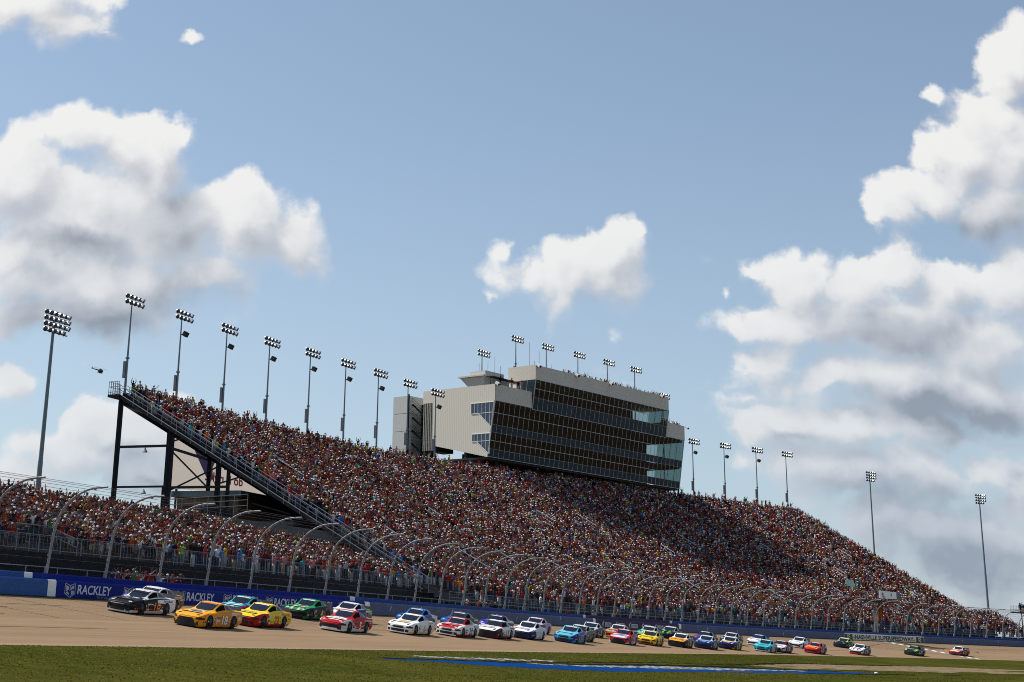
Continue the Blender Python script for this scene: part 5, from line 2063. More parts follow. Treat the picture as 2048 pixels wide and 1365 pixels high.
def hood_text(parent, txt, xc, size, colr, name, width=None, bold=0.02):
    v, f = text_geo(txt, size, bold, 0.0, cuts=3)
    x0, x1 = min(p[0] for p in v), max(p[0] for p in v)
    y0, y1 = min(p[1] for p in v), max(p[1] for p in v)
    k = (width / (x1 - x0)) if width else 1.0

    def place(a, b):
        yy = -((x0 + x1) / 2 - a) * k
        xx = xc - (b - (y0 + y1) / 2)
        P = ring_pts(xx)
        ys = [p[0] for p in P[8:]][::-1]
        zs = [p[1] for p in P[8:]][::-1]
        return (xx, yy, float(np.interp(abs(yy), ys, zs)) + 0.010)
    return flat_decal(v, f, place, colr, name, parent)


def ell(parent, xc, yc, rx, ry, colr, name, top=True):
    v = [(0, 0)] + [(math.cos(t) * rx, math.sin(t) * ry) for t in np.linspace(0, 2 * math.pi, 25)[:-1]]
    f = [(0, i, i % 24 + 1) for i in range(1, 25)]

    def place(a, b):
        xx, yy = xc + a, yc + b
        P = ring_pts(xx)
        ys = [p[0] for p in P[8:]][::-1]
        zs = [p[1] for p in P[8:]][::-1]
        return (xx, yy, float(np.interp(abs(yy), ys, zs)) + 0.006)
    return flat_decal(v, f, place, colr, name, parent)


def make_car(sp):
    s_, n_ = sp['at']
    Mx = frame(s_, n_, track_z(n_), math.atan(BANK)) @ Matrix.Rotation(R(sp.get('yaw', 4)), 4, 'Z') @ Matrix.Diagonal((0.96, 1.0, 1.03, 1)) @ Matrix.Translation((-AX_F, -0.93, 0))
    t = thing('race_car', sp['label'], 'race car', (0, 0, 0), 'race cars in the pack')
    t.matrix_basis = Mx
    me = bpy.data.meshes.new('body')
    k = sp.get('grille', 'B')
    idx = [i for i in BODY_IDX if not in_grille(CF[i], CREG[i], k)]
    faces = [CF[i] for i in idx]
    used = sorted({q for f in faces for q in f})
    mp = {q: j for j, q in enumerate(used)}
    me.from_pydata(CV[used].tolist(), [], [tuple(mp[q] for q in f) for f in faces])
    cols = []
    for i in idx:
        c = fc(CF[i])
        h = (math.sin(c[0] * 127.1 + c[2] * 311.7 + c[1] * 17.3) * 43758.5453) % 1.0
        cols.extend([(*paint_of(sp, CREG[i], c[0], c[1], c[2], h), 1.0)] * len(CF[i]))
    a = me.attributes.new('livery', 'FLOAT_COLOR', 'CORNER')
    a.data.foreach_set('color', np.array(cols, np.float32).ravel())
    me.materials.append(M['paint'])
    me.polygons.foreach_set('use_smooth', [True] * len(faces))
    body = link('body', me, t, True)
    for nm, key in (('windscreen', 'windscreen'), ('rear_window', 'rear_window'), ('window_net', 'window_net'), ('door_window', 'door_window'), ('quarter_window', 'ql'), ('quarter_window', 'qr')):
        link(nm, SHARED[key], t, True)
    link('grille', GRILLE_ME[k], t, True)
    link('splitter', SPLIT, t, True)
    link('underbody', UNDER, t, True)
    link('spoiler', SPOIL, t, True)
    for ax in (AX_F, AX_R):
        for sg in (1, -1):
            w = bpy.data.objects.new('wheel', TYRE)
            col.objects.link(w)
            w.parent = t
            w.matrix_basis = Matrix.Translation((ax, sg * 0.845, WR)) @ (Matrix.Identity(4) if sg > 0 else Matrix.Rotation(math.pi, 4, 'Z'))
            link('rim', RIM, w, True)
    num = sp.get('num')
    if num:
        sz = 0.66
        nc_ = sp.get('numcol', K_)
        for mir in (False, True):
            if sp.get('numout'):
                side_text(t, num, -0.28, 0.47, sz, sp['numout'], 'number', bold=0.055, width=(0.44 if len(num) == 1 else 0.76) + 0.05, push=0.006, mirror=mir)
            side_text(t, num, -0.28, 0.47, sz, nc_, 'number', bold=0.025, width=0.40 if len(num) == 1 else 0.72, push=0.010, mirror=mir)
    if sp.get('quarter'):
        side_text(t, sp['quarter'][0], -1.52, 0.80, 0.20, sp['quarter'][1], 'sponsor_lettering', slant=0.0, bold=0.01, width=1.05)
    if sp.get('hoodtext'):
        hood_text(t, sp['hoodtext'][0], sp['hoodtext'][2] if len(sp['hoodtext']) > 2 else 1.55, 0.26, sp['hoodtext'][1], 'hood_lettering', width=1.0)
    # small sponsor stickers along the left flank and the fender, one mesh
    sr_ = random.Random(sp['label'])
    vv, ff, cc = [], [], []

    def sticker(x0, z0, w_, h_, colr):
        o = len(vv)
        for i in range(4):
            for zq in (z0, z0 + h_):
                xx = x0 - w_ * i / 3
                vv.append((xx, side_y(xx, zq) + 0.007, zq))
                cc.append((*colr, 1.0))
        ff.extend([(o + 2 * i, o + 2 * i + 2, o + 2 * i + 3, o + 2 * i + 1) for i in range(3)])
    mono = sp.get('numcol', W_)
    for _ in range(7):
        sticker(sr_.uniform(0.70, 0.98), sr_.uniform(0.20, 0.66), sr_.uniform(0.09, 0.16), sr_.uniform(0.035, 0.07), sr_.choice([W_, W_, X('c83020'), X('d8b020'), X('2040a0'), K_, mono]))
    for _ in range(5):
        sticker(sr_.uniform(-0.72, -0.95), sr_.uniform(0.24, 0.60), sr_.uniform(0.05, 0.10), sr_.uniform(0.04, 0.07), sr_.choice([W_, K_, mono, X('c83020')]))
    pal_ = [sp.get('front', W_), sp.get('rear', W_), sp.get('roof', W_), mono, W_, K_]

    def slash(x0, z0, w_, h_, sl, colr):
        o = len(vv)
        for i in range(5):
            for dz in (0, h_ * (1 - i / 5)):
                xx = x0 - w_ * i / 4
                zq = z0 + sl * w_ * i / 4 + dz
                vv.append((xx, side_y(xx, zq) + 0.0065, zq))
                cc.append((*colr, 1.0))
        ff.extend([(o + 2 * i, o + 2 * i + 2, o + 2 * i + 3, o + 2 * i + 1) for i in range(4)])
    for _ in range(7):
        slash(sr_.uniform(0.55, 0.98), sr_.uniform(0.22, 0.62), sr_.uniform(0.3, 0.75), sr_.uniform(0.03, 0.075), sr_.uniform(-0.05, 0.16), sr_.choice(pal_))
    for _ in range(3):
        slash(sr_.uniform(-0.55, -0.30), sr_.uniform(0.20, 0.66), sr_.uniform(0.25, 0.55), sr_.uniform(0.03, 0.07), sr_.uniform(-0.05, 0.16), sr_.choice(pal_))
    for _ in range(4):
        slash(sr_.uniform(-1.84, -1.92), sr_.uniform(0.36, 0.72), sr_.uniform(0.25, 0.5), sr_.uniform(0.04, 0.09), sr_.uniform(-0.05, 0.16), sr_.choice(pal_))
    if not sp.get('quarter'):
        for k_ in range(2):
            x_ = -1.05
            while x_ > -2.0:
                w_ = sr_.uniform(0.05, 0.12)
                sticker(x_, 0.80 - 0.0 * k_ - 0.10 * k_ + (0.03 if k_ else 0), w_, 0.075 if not k_ else 0.04, mono)
                x_ -= w_ + 0.03
                if k_ and x_ < -1.6:
                    break
    for k_ in range(4):
        sticker(2.12 - 0.16 * k_, 0.30 + 0.02 * k_, 0.10, 0.07, sr_.choice([W_, K_, mono, X('c83020')]))
    me_ = bpy.data.meshes.new('sponsor_stickers')
    me_.from_pydata(vv, [], ff)
    a_ = me_.attributes.new('livery', 'FLOAT_COLOR', 'POINT')
    a_.data.foreach_set('color', np.array(cc, np.float32).ravel())
    me_.materials.append(M['decal'])
    link('sponsor_stickers', me_, t, True)
    # marks on hood and roof
    if not sp.get('hoodtext') and not sp.get('hood_stripe'):
        hv = [(sr_.uniform(0.98, 1.9), sr_.uniform(-0.5, 0.5)) for _ in range(7)]
        for hx, hy in hv:
            ell(t, hx, hy, sr_.uniform(0.025, 0.05), sr_.uniform(0.10, 0.26), sr_.choice([mono, W_, K_, sp.get('roof', W_)]), 'hood_mark')
    for _ in range(5):
        ell(t, sr_.choice([sr_.uniform(0.98, 1.2), sr_.uniform(1.85, 2.1)]), sr_.uniform(-0.6, 0.6), sr_.uniform(0.02, 0.035), sr_.uniform(0.07, 0.16), sr_.choice(pal_), 'hood_mark')
    ell(t, -0.40, 0.0, 0.17, 0.22, mono if mono != sp.get('roof') else K_, 'roof_mark')
    for sg in (1, -1):
        ell(t, 2.22, sg * 0.62, 0.075, 0.12, X('d8dce0') if sum(sp.get('hood', W_)) < 1.2 else X('30343a'), 'headlight')
    if sp.get('header', True):
        # sun strip across the top of the windscreen
        v = [(y, x) for x in (0.045, 0.125) for y in np.linspace(-0.50, 0.50, 9)]
        f = [(i, i + 1, i + 10, i + 9) for i in range(8)]

        def place(yy, xx):
            P = ring_pts(xx)
            ys = [p[0] for p in P[14:]][::-1]
            zs = [p[1] for p in P[14:]][::-1]
            return (xx, yy, float(np.interp(abs(yy), ys, zs)) + 0.008)
        flat_decal(v, f, place, sp.get('strip', W_), 'sun_strip', t)
    if sp.get('hood_oval'):
        ell(t, 1.45, 0.0, 0.30, 0.40, sp['hood_oval'], 'hood_emblem')
    if sp.get('hood_oval2'):
        ell(t, 1.45, 0.0, 0.36, 0.48, sp['hood_oval2'], 'hood_emblem')
    return t


CARS = [
    dict(at=(-0.6, -6.6), num='10', numcol=X('d8782a'), hood=X('0c0e18'), nose=X('0e0f14'), bumper=X('c8c6c2'), bz=0.24, lip=X('0c0d10'), side=X('121214'), front=X('0e0e12'), rear=W_, roof=X('dcdad4'), hood_edge=None, jag=1.1, quarter=('Smithfield', K_), grille='B', skirt=X('c8c6c2'), deck=W_, hood_stripe=None, cowl=X('dcdad6'),
         label='black fronted white race car with orange number 10, foremost beside the banner wall'),
    dict(at=(2.9, -4.6), hood=X('1f4fb8'), roof=X('eceae6'), roof2=X('e0dedb'), side=X('1c2a52'), rear=X('8a6a3a'), front=X('1f4fb8'), deck=X('b08a48'), nose=X('1f4fb8'), grille='C',
         label='blue nosed white roofed race car half hidden behind the black and white number 10'),
    dict(at=(-1.0, -11.0), num='18', numcol=W_, numout=K_, hood=X('f2a81c'), nose=X('e8981a'), bumper=X('e09018'), lip=W_, side=X('e8921a'), rear=X('e08c1c'), roof=X('f2a81c'), roof2=X('f0d8c0'), grille='A', hood_oval2=W_, hood_oval=X('27303c'), strip=X('d06020'), jag=0.3, deck=X('d8851c'),
         label='orange yellow race car with white number 18, front of the lower lane'),
    dict(at=(5.2, -10.0), num='22', numcol=X('c01c14'), hood=X('f4d02a'), nose=X('b8181a'), bumper=X('8c1416'), side=X('eec832'), front=X('b4181a'), rear=X('e8c030'), roof=X('f4d02a'), skirt=X('a81816'), hoodtext=('PENNZOIL', K_), quarter=('Pennzoil', X('b01c14')), grille='B', jag=0.5, deck=X('d83020'),
         label='yellow race car with red nose and red number 22 behind the orange car'),
    dict(at=(8.6, -6.6), hood=X('3cb8c0'), hood_stripe=W_, nose=X('b81e6a'), side=X('3a1c5a'), front=X('a81c60'), rear=X('5c1630'), roof=X('2fa8b4'), roof2=X('3c1c5c'), hood_edge=X('3a1c5a'), grille='C', deck=X('701830'), jag=0.5,
         label='teal and purple race car running against the banner wall behind number 22'),
    dict(at=(17.4, -5.6), num='4', numcol=X('e8b428'), hood=X('149048'), hood_stripe=X('e8c8c0'), nose=X('141414'), side=X('161616'), front=X('181614'), rear=X('5a2c38'), roof=X('22a456'), skirt=X('1c7a44'), hoodtext=('HUNT', X('c84030'), 1.35), grille='B', jag=0.6, quarter=('PIZZA', X('a05060')),
         label='green hooded black race car with gold number 4 by the banner wall'),
    dict(at=(12.6, -10.9), num='5', numcol=W_, hood=X('b01820'), hood_disc=X('f0eeea'), nose=X('b81a1e'), bumper=W_, bz=0.30, lip=W_, side=X('b4181c'), rear=X('a8161c'), front=X('c8c4c0'), roof=X('c01c20'), skirt=W_, grille='C', hoodtext=('Valvoline', X('20242c')), quarter=('HendrickCars', W_), deck=X('e0dcd8'),
         label='red and white race car with white number 5 and a round white hood panel'),
    dict(at=(22.0, -5.9), hood=X('f0eee8'), nose=W_, side=X('1c3480'), front=X('22305c'), rear=X('8a9a20'), roof=X('f2f0ec'), deck=X('1f7a3c'), grille='C', jag=0.5, roof2=X('e4f0ee'), pillar=W_,
         label='white hooded race car with yellow green tail just behind the number 5'),
    dict(at=(20.6, -11.0), num='6', numcol=X('d8982c'), hood=X('f0eee8'), hood_oval=X('e0a43c'), nose=X('f0eee8'), side=X('e6e4e0'), roof=X('f0eee8'), roof2=X('e8d4a8'), skirt=X('e8c890'), grille='B', rear=X('dcd8d0'),
         label='white race car with a gold hood disc and gold number'),
    dict(at=(29.6, -7.0), num='43', numcol=W_, hood=X('1c6ad0'), nose=X('1a3c8c'), side=X('1c3c8c'), rear=X('c8c4c4'), roof=X('1f74dc'), roof2=X('d8e4f0'), grille='C', skirt=X('182c60'), deck=X('202c50'),
         label='bright blue roofed race car with white quarter behind the white gold car'),
    dict(at=(26.6, -11.4), num='21', numcol=K_, hood=X('b81820'), hood_edge=X('ece8e4'), nose=X('eceae6'), side=X('e8e6e2'), roof=X('c01c22'), pillar=X('c01c22'), skirt=X('a01c1c'), grille='B', hoodtext=('Motorcraft', W_), quarter=('Motorcraft', X('3c6cb0')), rear=W_,
         label='white race car with red hood and black number 21'),
    dict(at=(35.4, -7.6), hood=X('1c60b0'), nose=X('1c58a8'), side=X('20402c'), rear=X('a08020'), roof=X('1c5870'), roof2=X('c8c860'), front=X('1c5aa8'), grille='C', deck=X('183c30'), jag=0.5,
         label='blue green and gold race car half hidden behind number 21'),
    dict(at=(32.3, -11.6), num='11', numcol=X('641820'), hood=X('f0eee8'), nose=X('3c1420'), bumper=X('301018'), lip=W_, side=X('e4e2de'), front=X('44141c'), roof=X('ece8ec'), roof2=X('e8c8c4'), skirt=X('8c1c24'), grille='A', rear=X('dcd8d4'), hoodtext=('FedEx', X('7a3020')), pillar=X('5c1820'),
         label='white race car with maroon nose and maroon number 11'),
    dict(at=(41.6, -7.9), hood=X('2c3cc0'), nose=X('e8e4f0'), side=X('d8d4dc'), rear=X('d8d4d0'), roof=X('24349c'), roof2=X('e4e4ec'), front=X('2c3ca8'), pillar=X('2a2c50'), grille='C',
         label='royal blue and white race car beyond the roof of number 11'),
    dict(at=(38.8, -11.5), num='2', numcol=W_, numout=K_, hood=X('f0eef4'), nose=X('221a66'), bumper=X('1c1650'), side=X('d4d4d4'), front=X('241c6c'), roof=X('f0eef2'), grille='B', hoodtext=('DISCOUNT', X('302a60')), rear=X('d8d6dc'), jag=0.6, belt=X('c8c8d4'),
         label='white roofed race car with dark indigo nose and number 2'),
    dict(at=(50.4, -7.8), num='48', numcol=X('c8b8d0'), hood=X('d8b8d8'), nose=X('b890bc'), side=X('b48cb4'), rear=X('a47ca8'), roof=X('e0c0dc'), skirt=X('804c88'), grille='C',
         label='lavender pink race car alone against the plain blue wall'),
    dict(at=(44.2, -12.8), num='17', numcol=X('e0b83c'), hood=X('62bcd8'), nose=X('4ab0d0'), bumper=X('2c3488'), side=X('2a3ca0'), front=X('2830a0'), rear=X('263494'), roof=X('6cc4dc'), skirt=X('3ca0d0'), grille='B', hoodtext=('FASTENAL', W_), deck=X('2c3ca8'), bz=0.26,
         label='light blue race car with royal blue flanks and yellow number, lowest lane'),
    dict(at=(49.9, -11.6), num='6', numcol=X('d07028'), hood=X('d84028'), nose=X('b0b0b0'), side=X('28503c'), rear=X('244838'), roof=X('d8dcd8'), roof2=X('305848'), grille='A', front=X('a0a8a4'), pillar=X('a8b0ac'),
         label='dark green race car with orange number tucked behind the light blue car'),
    dict(at=(62.0, -8.7), num='3', numcol=W_, hood=X('b8bcc0'), nose=X('2c2c30'), side=X('2a2626'), rear=X('302828'), roof=X('d8dadc'), roof2=X('f0f0f0'), grille='C', front=X('5c6064'), deck=X('3c3834'),
         label='charcoal race car with silver roof near the start of the purple banner'),
    dict(at=(68.4, -9.2), hood=X('c89078'), nose=X('c87828'), side=X('282018'), rear=X('302420'), roof=X('e8e4e0'), front=X('b06828'), grille='C', deck=X('202020'), bumper=X('d8b040'), bz=.25,
         label='copper hooded race car with white roof strip below the purple banner'),
    dict(at=(57.8, -12.8), num='23', numcol=W_, hood=X('d8d8e8'), hood_edge=X('c01c28'), nose=X('c82430'), bumper=X('dcdce8'), bz=0.26, side=X('b8202c'), front=X('c42430'), rear=X('3848a8'), roof=X('c81c24'), grille='A', skirt=X('c8c8d8'), deck=X('3848a8'), hood_oval=X('3c5cac'),
         label='red white and blue race car with purple tail in the lowest lane'),
    dict(at=(65.2, -13.0), num='34', numcol=K_, hood=X('f0c820'), nose=X('ecc020'), bumper=X('b84018'), bz=0.24, side=X('ecc424'), rear=X('c8a020'), roof=X('f0d048'), skirt=X('d05820'), grille='B', hoodtext=('LOVES', X('5c4418')), deck=X('403020'),
         label='bright yellow race car with orange skirt and large dark number'),
    dict(at=(79.4, -8.7), hood=X('3cb0a0'), hood_stripe=X('c8e8c0'), nose=X('a8e0b8'), side=X('2c9088'), rear=X('287c78'), roof=X('eceeee'), grille='C', pillar=X('b8bcc0'), jag=0.4,
         label='mint green race car with white roof behind the yellow car'),
    dict(at=(88.6, -7.8), hood=X('16242a'), hood_stripe=X('6cc83c'), nose=X('121416'), side=X('14181a'), rear=X('181c1e'), roof=X('e4e6e6'), pillar=X('9ca0a4'), grille='B',
         label='black race car with green claw marks on its hood at the banner end'),
    dict(at=(72.6, -13.7), num='20', numcol=X('d8c8a0'), hood=X('f0a428'), nose=X('18120e'), side=X('38302a'), front=X('1c1612'), rear=X('b04c1c'), roof=X('ecebe8'), lip=W_, grille='A', belt=X('5c5044'), strip=X('f0f0f0'), deck=X('703818'), jag=0.9,
         label='black race car with amber hood and orange rear in the lowest lane'),
    dict(at=(91.2, -10.6), hood=X('4c2c80'), nose=X('5c3490'), side=X('241c4c'), rear=X('1c1830'), roof=X('1c2030'), roof2=X('c8ccd0'), grille='C',
         label='violet race car behind the navy car past the purple banner'),
    dict(at=(78.8, -14.4), num='24', numcol=X('a8c4d8'), hood=X('1c2c6c'), hood_disc=X('7cb4e0'), nose=X('1a2458'), side=X('1c2c50'), rear=X('22384c'), roof=X('e0e4ec'), roof2=X('202848'), grille='B', front=X('1a2c6c'),
         label='navy blue race car with pale blue hood panel in the lowest lane'),
    dict(at=(87.4, -14.3), num='9', numcol=X('d8b84c'), hood=X('241c6c'), hood_disc=X('f0dc90'), nose=X('1c1648'), side=X('3c3a30'), rear=X('b08c28'), roof=X('f0ece4'), front=X('201c48'), grille='C', jag=0.7, skirt=X('c8a028'),
         label='dark blue race car with pale yellow hood disc and white roof'),
    dict(at=(100.4, -10.4), hood=X('6c6c74'), nose=X('44444c'), side=X('3c3a38'), rear=X('44403c'), roof=X('c8c4b8'), grille='C', jag=0.6,
         label='grey race car behind the dark blue one with the yellow hood disc'),
    dict(at=(107.6, -11.0), hood=X('f0f0f2'), nose=X('ecebee'), side=X('d8d8e0'), rear=X('2c3868'), roof=X('4c70b0'), pillar=X('28346c'), grille='C', deck=X('203058'),
         label='white race car with blue roof beyond the turquoise car'),
    dict(at=(95.6, -15.5), num='1', numcol=X('c83830'), hood=X('2cb8c8'), nose=X('28b0c4'), bumper=X('d8ecec'), bz=0.22, side=X('a0b8b8'), rear=X('8ca8a8'), roof=X('60c8d4'), front=X('2cb4c8'), skirt=X('c8d8d8'), grille='B', deck=X('305858'),
         label='turquoise race car with red number at the grass edge'),
    dict(at=(100.8, -15.6), num='78', numcol=W_, hood=X('ece8e8'), nose=X('b8a8ac'), side=X('5c2c3c'), front=X('c8c0c0'), rear=X('4c2834'), roof=X('a82430'), roof2=X('e8e4e4'), grille='A', skirt=X('48242c'),
         label='white hooded maroon race car nosed up behind the turquoise car'),
    dict(at=(119.8, -11.5), hood=X('f2f2f2'), nose=X('ececec'), side=X('d8d8d8'), rear=X('282c30'), roof=X('f2f2f2'), front=X('e0e0e0'), grille='C', pillar=X('e0e0e0'), deck=X('202020'),
         label='plain white race car with black tail in the upper lane'),
    dict(at=(112.0, -15.9), num='15', numcol=W_, hood=X('d8301c'), hood_disc=X('f0c040'), nose=X('d82c1c'), side=X('c02018'), rear=X('282828'), roof=X('e03428'), grille='C', bumper=X('c02018'), lip=W_, jag=0.5,
         label='red race car with yellow hood disc and black tail'),
    dict(at=(138.7, -10.0), hood=X('1c1c34'), nose=X('1c1c30'), side=X('24243c'), rear=X('b8d838'), roof=X('d8f048'), pillar=X('cce840'), grille='C', deck=X('c8e43c'),
         label='navy race car with neon yellow roof and tail'),
    dict(at=(127.8, -15.9), num='51', numcol=W_, hood=X('f0f0f0'), hood_stripe=X('484c54'), nose=X('e8e8e8'), bumper=X('d03020'), bz=0.25, lip=X('d03020'), side=X('3c2830'), front=X('dcdcdc'), rear=X('8c2020'), roof=X('f0ece8'), roof2=X('d84030'), skirt=X('c02c20'), grille='C',
         label='white race car with red splitter close to the neon roofed car'),
    dict(at=(148.6, -15.3), num='77', numcol=X('b8c8b8'), hood=X('1c3028'), nose=X('1c2420'), side=X('24443a'), rear=X('1c3028'), roof=X('202c28'), grille='B', strip=X('d8f04c'), jag=0.8, hood_edge=X('c8e848'),
         label='dark green race car with lime windscreen base on the finish line approach'),
    dict(at=(167.1, -14.0), num='99', numcol=X('e09028'), hood=X('e8c8a8'), hood_edge=X('c83828'), nose=X('c83828'), bumper=X('302048'), side=X('4c1c30'), front=X('a82c30'), rear=X('c03020'), roof=X('f0eeee'), grille='B', skirt=X('381c38'), deck=X('282028'),
         label='red and white race car last of the field on the finish line'),
]
for sp in CARS:
    make_car(sp)

# ------------------------------------------------------------------ people
def skin_body(joints, edges, root=0, sub=1):
    """grow one continuous surface over a skeleton: joints = [(pos, (rx, ry))]"""
    me = bpy.data.meshes.new('skeleton')
    me.from_pydata([j[0] for j in joints], edges, [])
    ob = bpy.data.objects.new('skeleton', me)
    col.objects.link(ob)
    md = ob.modifiers.new('skin', 'SKIN')
    md.branch_smoothing = 0.4
    md.use_smooth_shade = True
    for i, j in enumerate(joints):
        sv_ = me.skin_vertices[0].data[i]
        sv_.radius = j[1]
        sv_.use_root = (i == root)
    if sub:
        ob.modifiers.new('sub', 'SUBSURF').levels = sub
    dg = bpy.context.evaluated_depsgraph_get()
    out = bpy.data.meshes.new_from_object(ob.evaluated_get(dg))
    bpy.data.objects.remove(ob)
    bpy.data.meshes.remove(me)
    return out


def person_parts(arms, lean=0.0, width=1.0):
    """arms: {1: (elbow, wrist), -1: ...} in body space (x forward, y left, z up). Returns body, shirt, trousers, cap meshes"""
    J, E_ = [], []

    def add(p, r, parent=None):
        J.append(((p[0] + lean * max(0, p[2] - 0.95), p[1] * (width if p[2] < 1.5 else 1), p[2]), r if isinstance(r, tuple) else (r, r)))
        if parent is not None:
            E_.append((parent, len(J) - 1))
        return len(J) - 1
    pel = add((0, 0, 0.96), (0.15, 0.11))
    wst = add((0, 0, 1.12), (0.135, 0.10), pel)
    cst = add((0.01, 0, 1.30), (0.165, 0.115), wst)
    shl = add((0, 0, 1.43), (0.12, 0.085), cst)
    nck = add((0.01, 0, 1.52), 0.056, shl)
    jaw = add((0.03, 0, 1.60), (0.068, 0.075), nck)
    hed = add((0.025, 0, 1.68), (0.080, 0.098), jaw)
    add((0.01, 0, 1.765), (0.055, 0.068), hed)
    for s in (1, -1):
        h = add((0, s * 0.10, 0.90), 0.095, pel)
        k = add((0.02, s * 0.115, 0.50), 0.060, h)
        a = add((-0.01, s * 0.12, 0.10), 0.040, k)
        f = add((0.03, s * 0.125, 0.045), 0.042, a)
        add((0.16, s * 0.135, 0.035), (0.040, 0.032), f)
        el, wr = arms[s]
        sh = add((0, s * 0.19, 1.41), 0.062, shl)
        e = add(el, 0.043, sh)
        w = add(wr, 0.030, e)
        d = (Vector(wr) - Vector(el)).normalized()
        side = Vector((0, s, 0))
        if abs(d.dot(side)) > 0.9:
            side = Vector((1, 0, 0))
        lat = (side - d * side.dot(d)).normalized()
        nor = d.cross(lat)
        palm = add(tuple(Vector(wr) + d * 0.06), (0.036, 0.020), w)
        kn = add(tuple(Vector(wr) + d * 0.10), (0.034, 0.016), palm)
        for q, ln in ((-0.030, 0.052), (-0.010, 0.068), (0.010, 0.074), (0.030, 0.064)):
            b = Vector(wr) + d * 0.112 + lat * q
            i0 = add(tuple(b), 0.0095, kn)
            i1 = add(tuple(b + d * ln * 0.55 + nor * 0.012), 0.0090, i0)
            add(tuple(b + d * ln * 0.9 + nor * 0.034), 0.0080, i1)
        tb = Vector(wr) + d * 0.045 - lat * 0.036
        i0 = add(tuple(tb), 0.011, palm)
        add(tuple(tb + d * 0.045 - lat * 0.020 + nor * 0.012), 0.0095, i0)
    body = skin_body(J, E_)
    # face: eyes, nose, mouth, ears as small pieces of the same mesh
    bm = bmesh.new()
    bm.from_mesh(body)
    fx = lean * 0.72
    nf = len(bm.faces)

    def blob(c, sc_, mi):
        r_ = bmesh.ops.create_uvsphere(bm, u_segments=6, v_segments=4, radius=1.0, matrix=Matrix.Translation((c[0] + fx, c[1], c[2])) @ Matrix.Diagonal((*sc_, 1)))
        for v in r_['verts']:
            for f in v.link_faces:
                f.material_index = mi
    for s in (1, -1):
        blob((0.108, s * 0.033, 1.685), (0.012, 0.014, 0.008), 1)
        blob((0.02, s * 0.083, 1.66), (0.020, 0.012, 0.030), 0)
    blob((0.120, 0, 1.652), (0.020, 0.013, 0.022), 0)
    blob((0.105, 0, 1.610), (0.012, 0.026, 0.007), 1)
    bm.to_mesh(body)
    bm.free()
    body.materials.clear()
    body.materials.append(M['skin'])
    body.materials.append(M['face'])
    # shirt: the trunk and upper arms, a little larger
    J2, E2 = [], []

    def add2(p, r, parent=None):
        J2.append(((p[0] + lean * max(0, p[2] - 0.95), p[1] * width, p[2]), r if isinstance(r, tuple) else (r, r)))
        if parent is not None:
            E2.append((parent, len(J2) - 1))
        return len(J2) - 1
    a = add2((0, 0, 0.92), (0.175, 0.135))
    b = add2((0, 0, 1.12), (0.155, 0.12), a)
    c = add2((0.01, 0, 1.30), (0.185, 0.135), b)
    d_ = add2((0, 0, 1.44), (0.125, 0.095), c)
    add2((0.01, 0, 1.495), 0.066, d_)
    for s in (1, -1):
        q = add2((0, s * 0.195, 1.41), 0.076, d_)
        el = Vector(arms[s][0])
        sh = Vector((0, s * 0.195, 1.41))
        add2(tuple(sh + (el - sh) * 0.62), 0.066, q)
    shirt = skin_body(J2, E2)
    shirt.materials.append(M['shirt'])
    J3, E3 = [], []

    def add3(p, r, parent=None):
        J3.append((p, r if isinstance(r, tuple) else (r, r)))
        if parent is not None:
            E3.append((parent, len(J3) - 1))
        return len(J3) - 1
    a = add3((0, 0, 0.97), (0.165, 0.125))
    for s in (1, -1):
        h = add3((0, s * 0.105, 0.87), 0.108, a)
        add3((0.02, s * 0.12, 0.46), 0.086, h)
    tro = skin_body(J3, E3)
    tro.materials.append(M['shirt'])
    return body, shirt, tro, fx


def cap_mesh(fx, brim):
    mb = MB()
    Mx = Matrix.Translation((0.012 + fx, 0, 1.705))
    prof = [(0.108, -0.012), (0.106, 0.03), (0.088, 0.075), (0.05, 0.098), (0.005, 0.105)]
    mb.lathe(prof, Mx @ Matrix.Diagonal((1.06, 0.92, 1, 1)), 14)
    if brim == 'cap':
        n = 9
        arc_ = [(0.095 * math.cos(t), 0.095 * math.sin(t)) for t in np.linspace(-1.1, 1.1, n)]
        out_ = [(0.10 * math.cos(t) + 0.085 * math.cos(t) ** 2, 0.092 * math.sin(t)) for t in np.linspace(-1.1, 1.1, n)]
        v = [Mx @ Vector((x, y, -0.002)) for x, y in arc_] + [Mx @ Vector((x, y, -0.016)) for x, y in out_]
        v += [p + Vector((0, 0, 0.008)) for p in v]
        f = []
        for i in range(n - 1):
            f += [(i, i + 1, n + i + 1, n + i), (2 * n + i, 3 * n + i, 3 * n + i + 1, 2 * n + i + 1), (n + i, n + i + 1, 3 * n + i + 1, 3 * n + i)]
        mb.add(v, f)
    elif brim == 'hat':
        mb.lathe([(0.10, -0.012), (0.20, -0.020), (0.20, -0.012), (0.10, 0.0)], Mx, 16, cap=False)
    me = raw(mb, 'cap', M['shirt'])
    return me


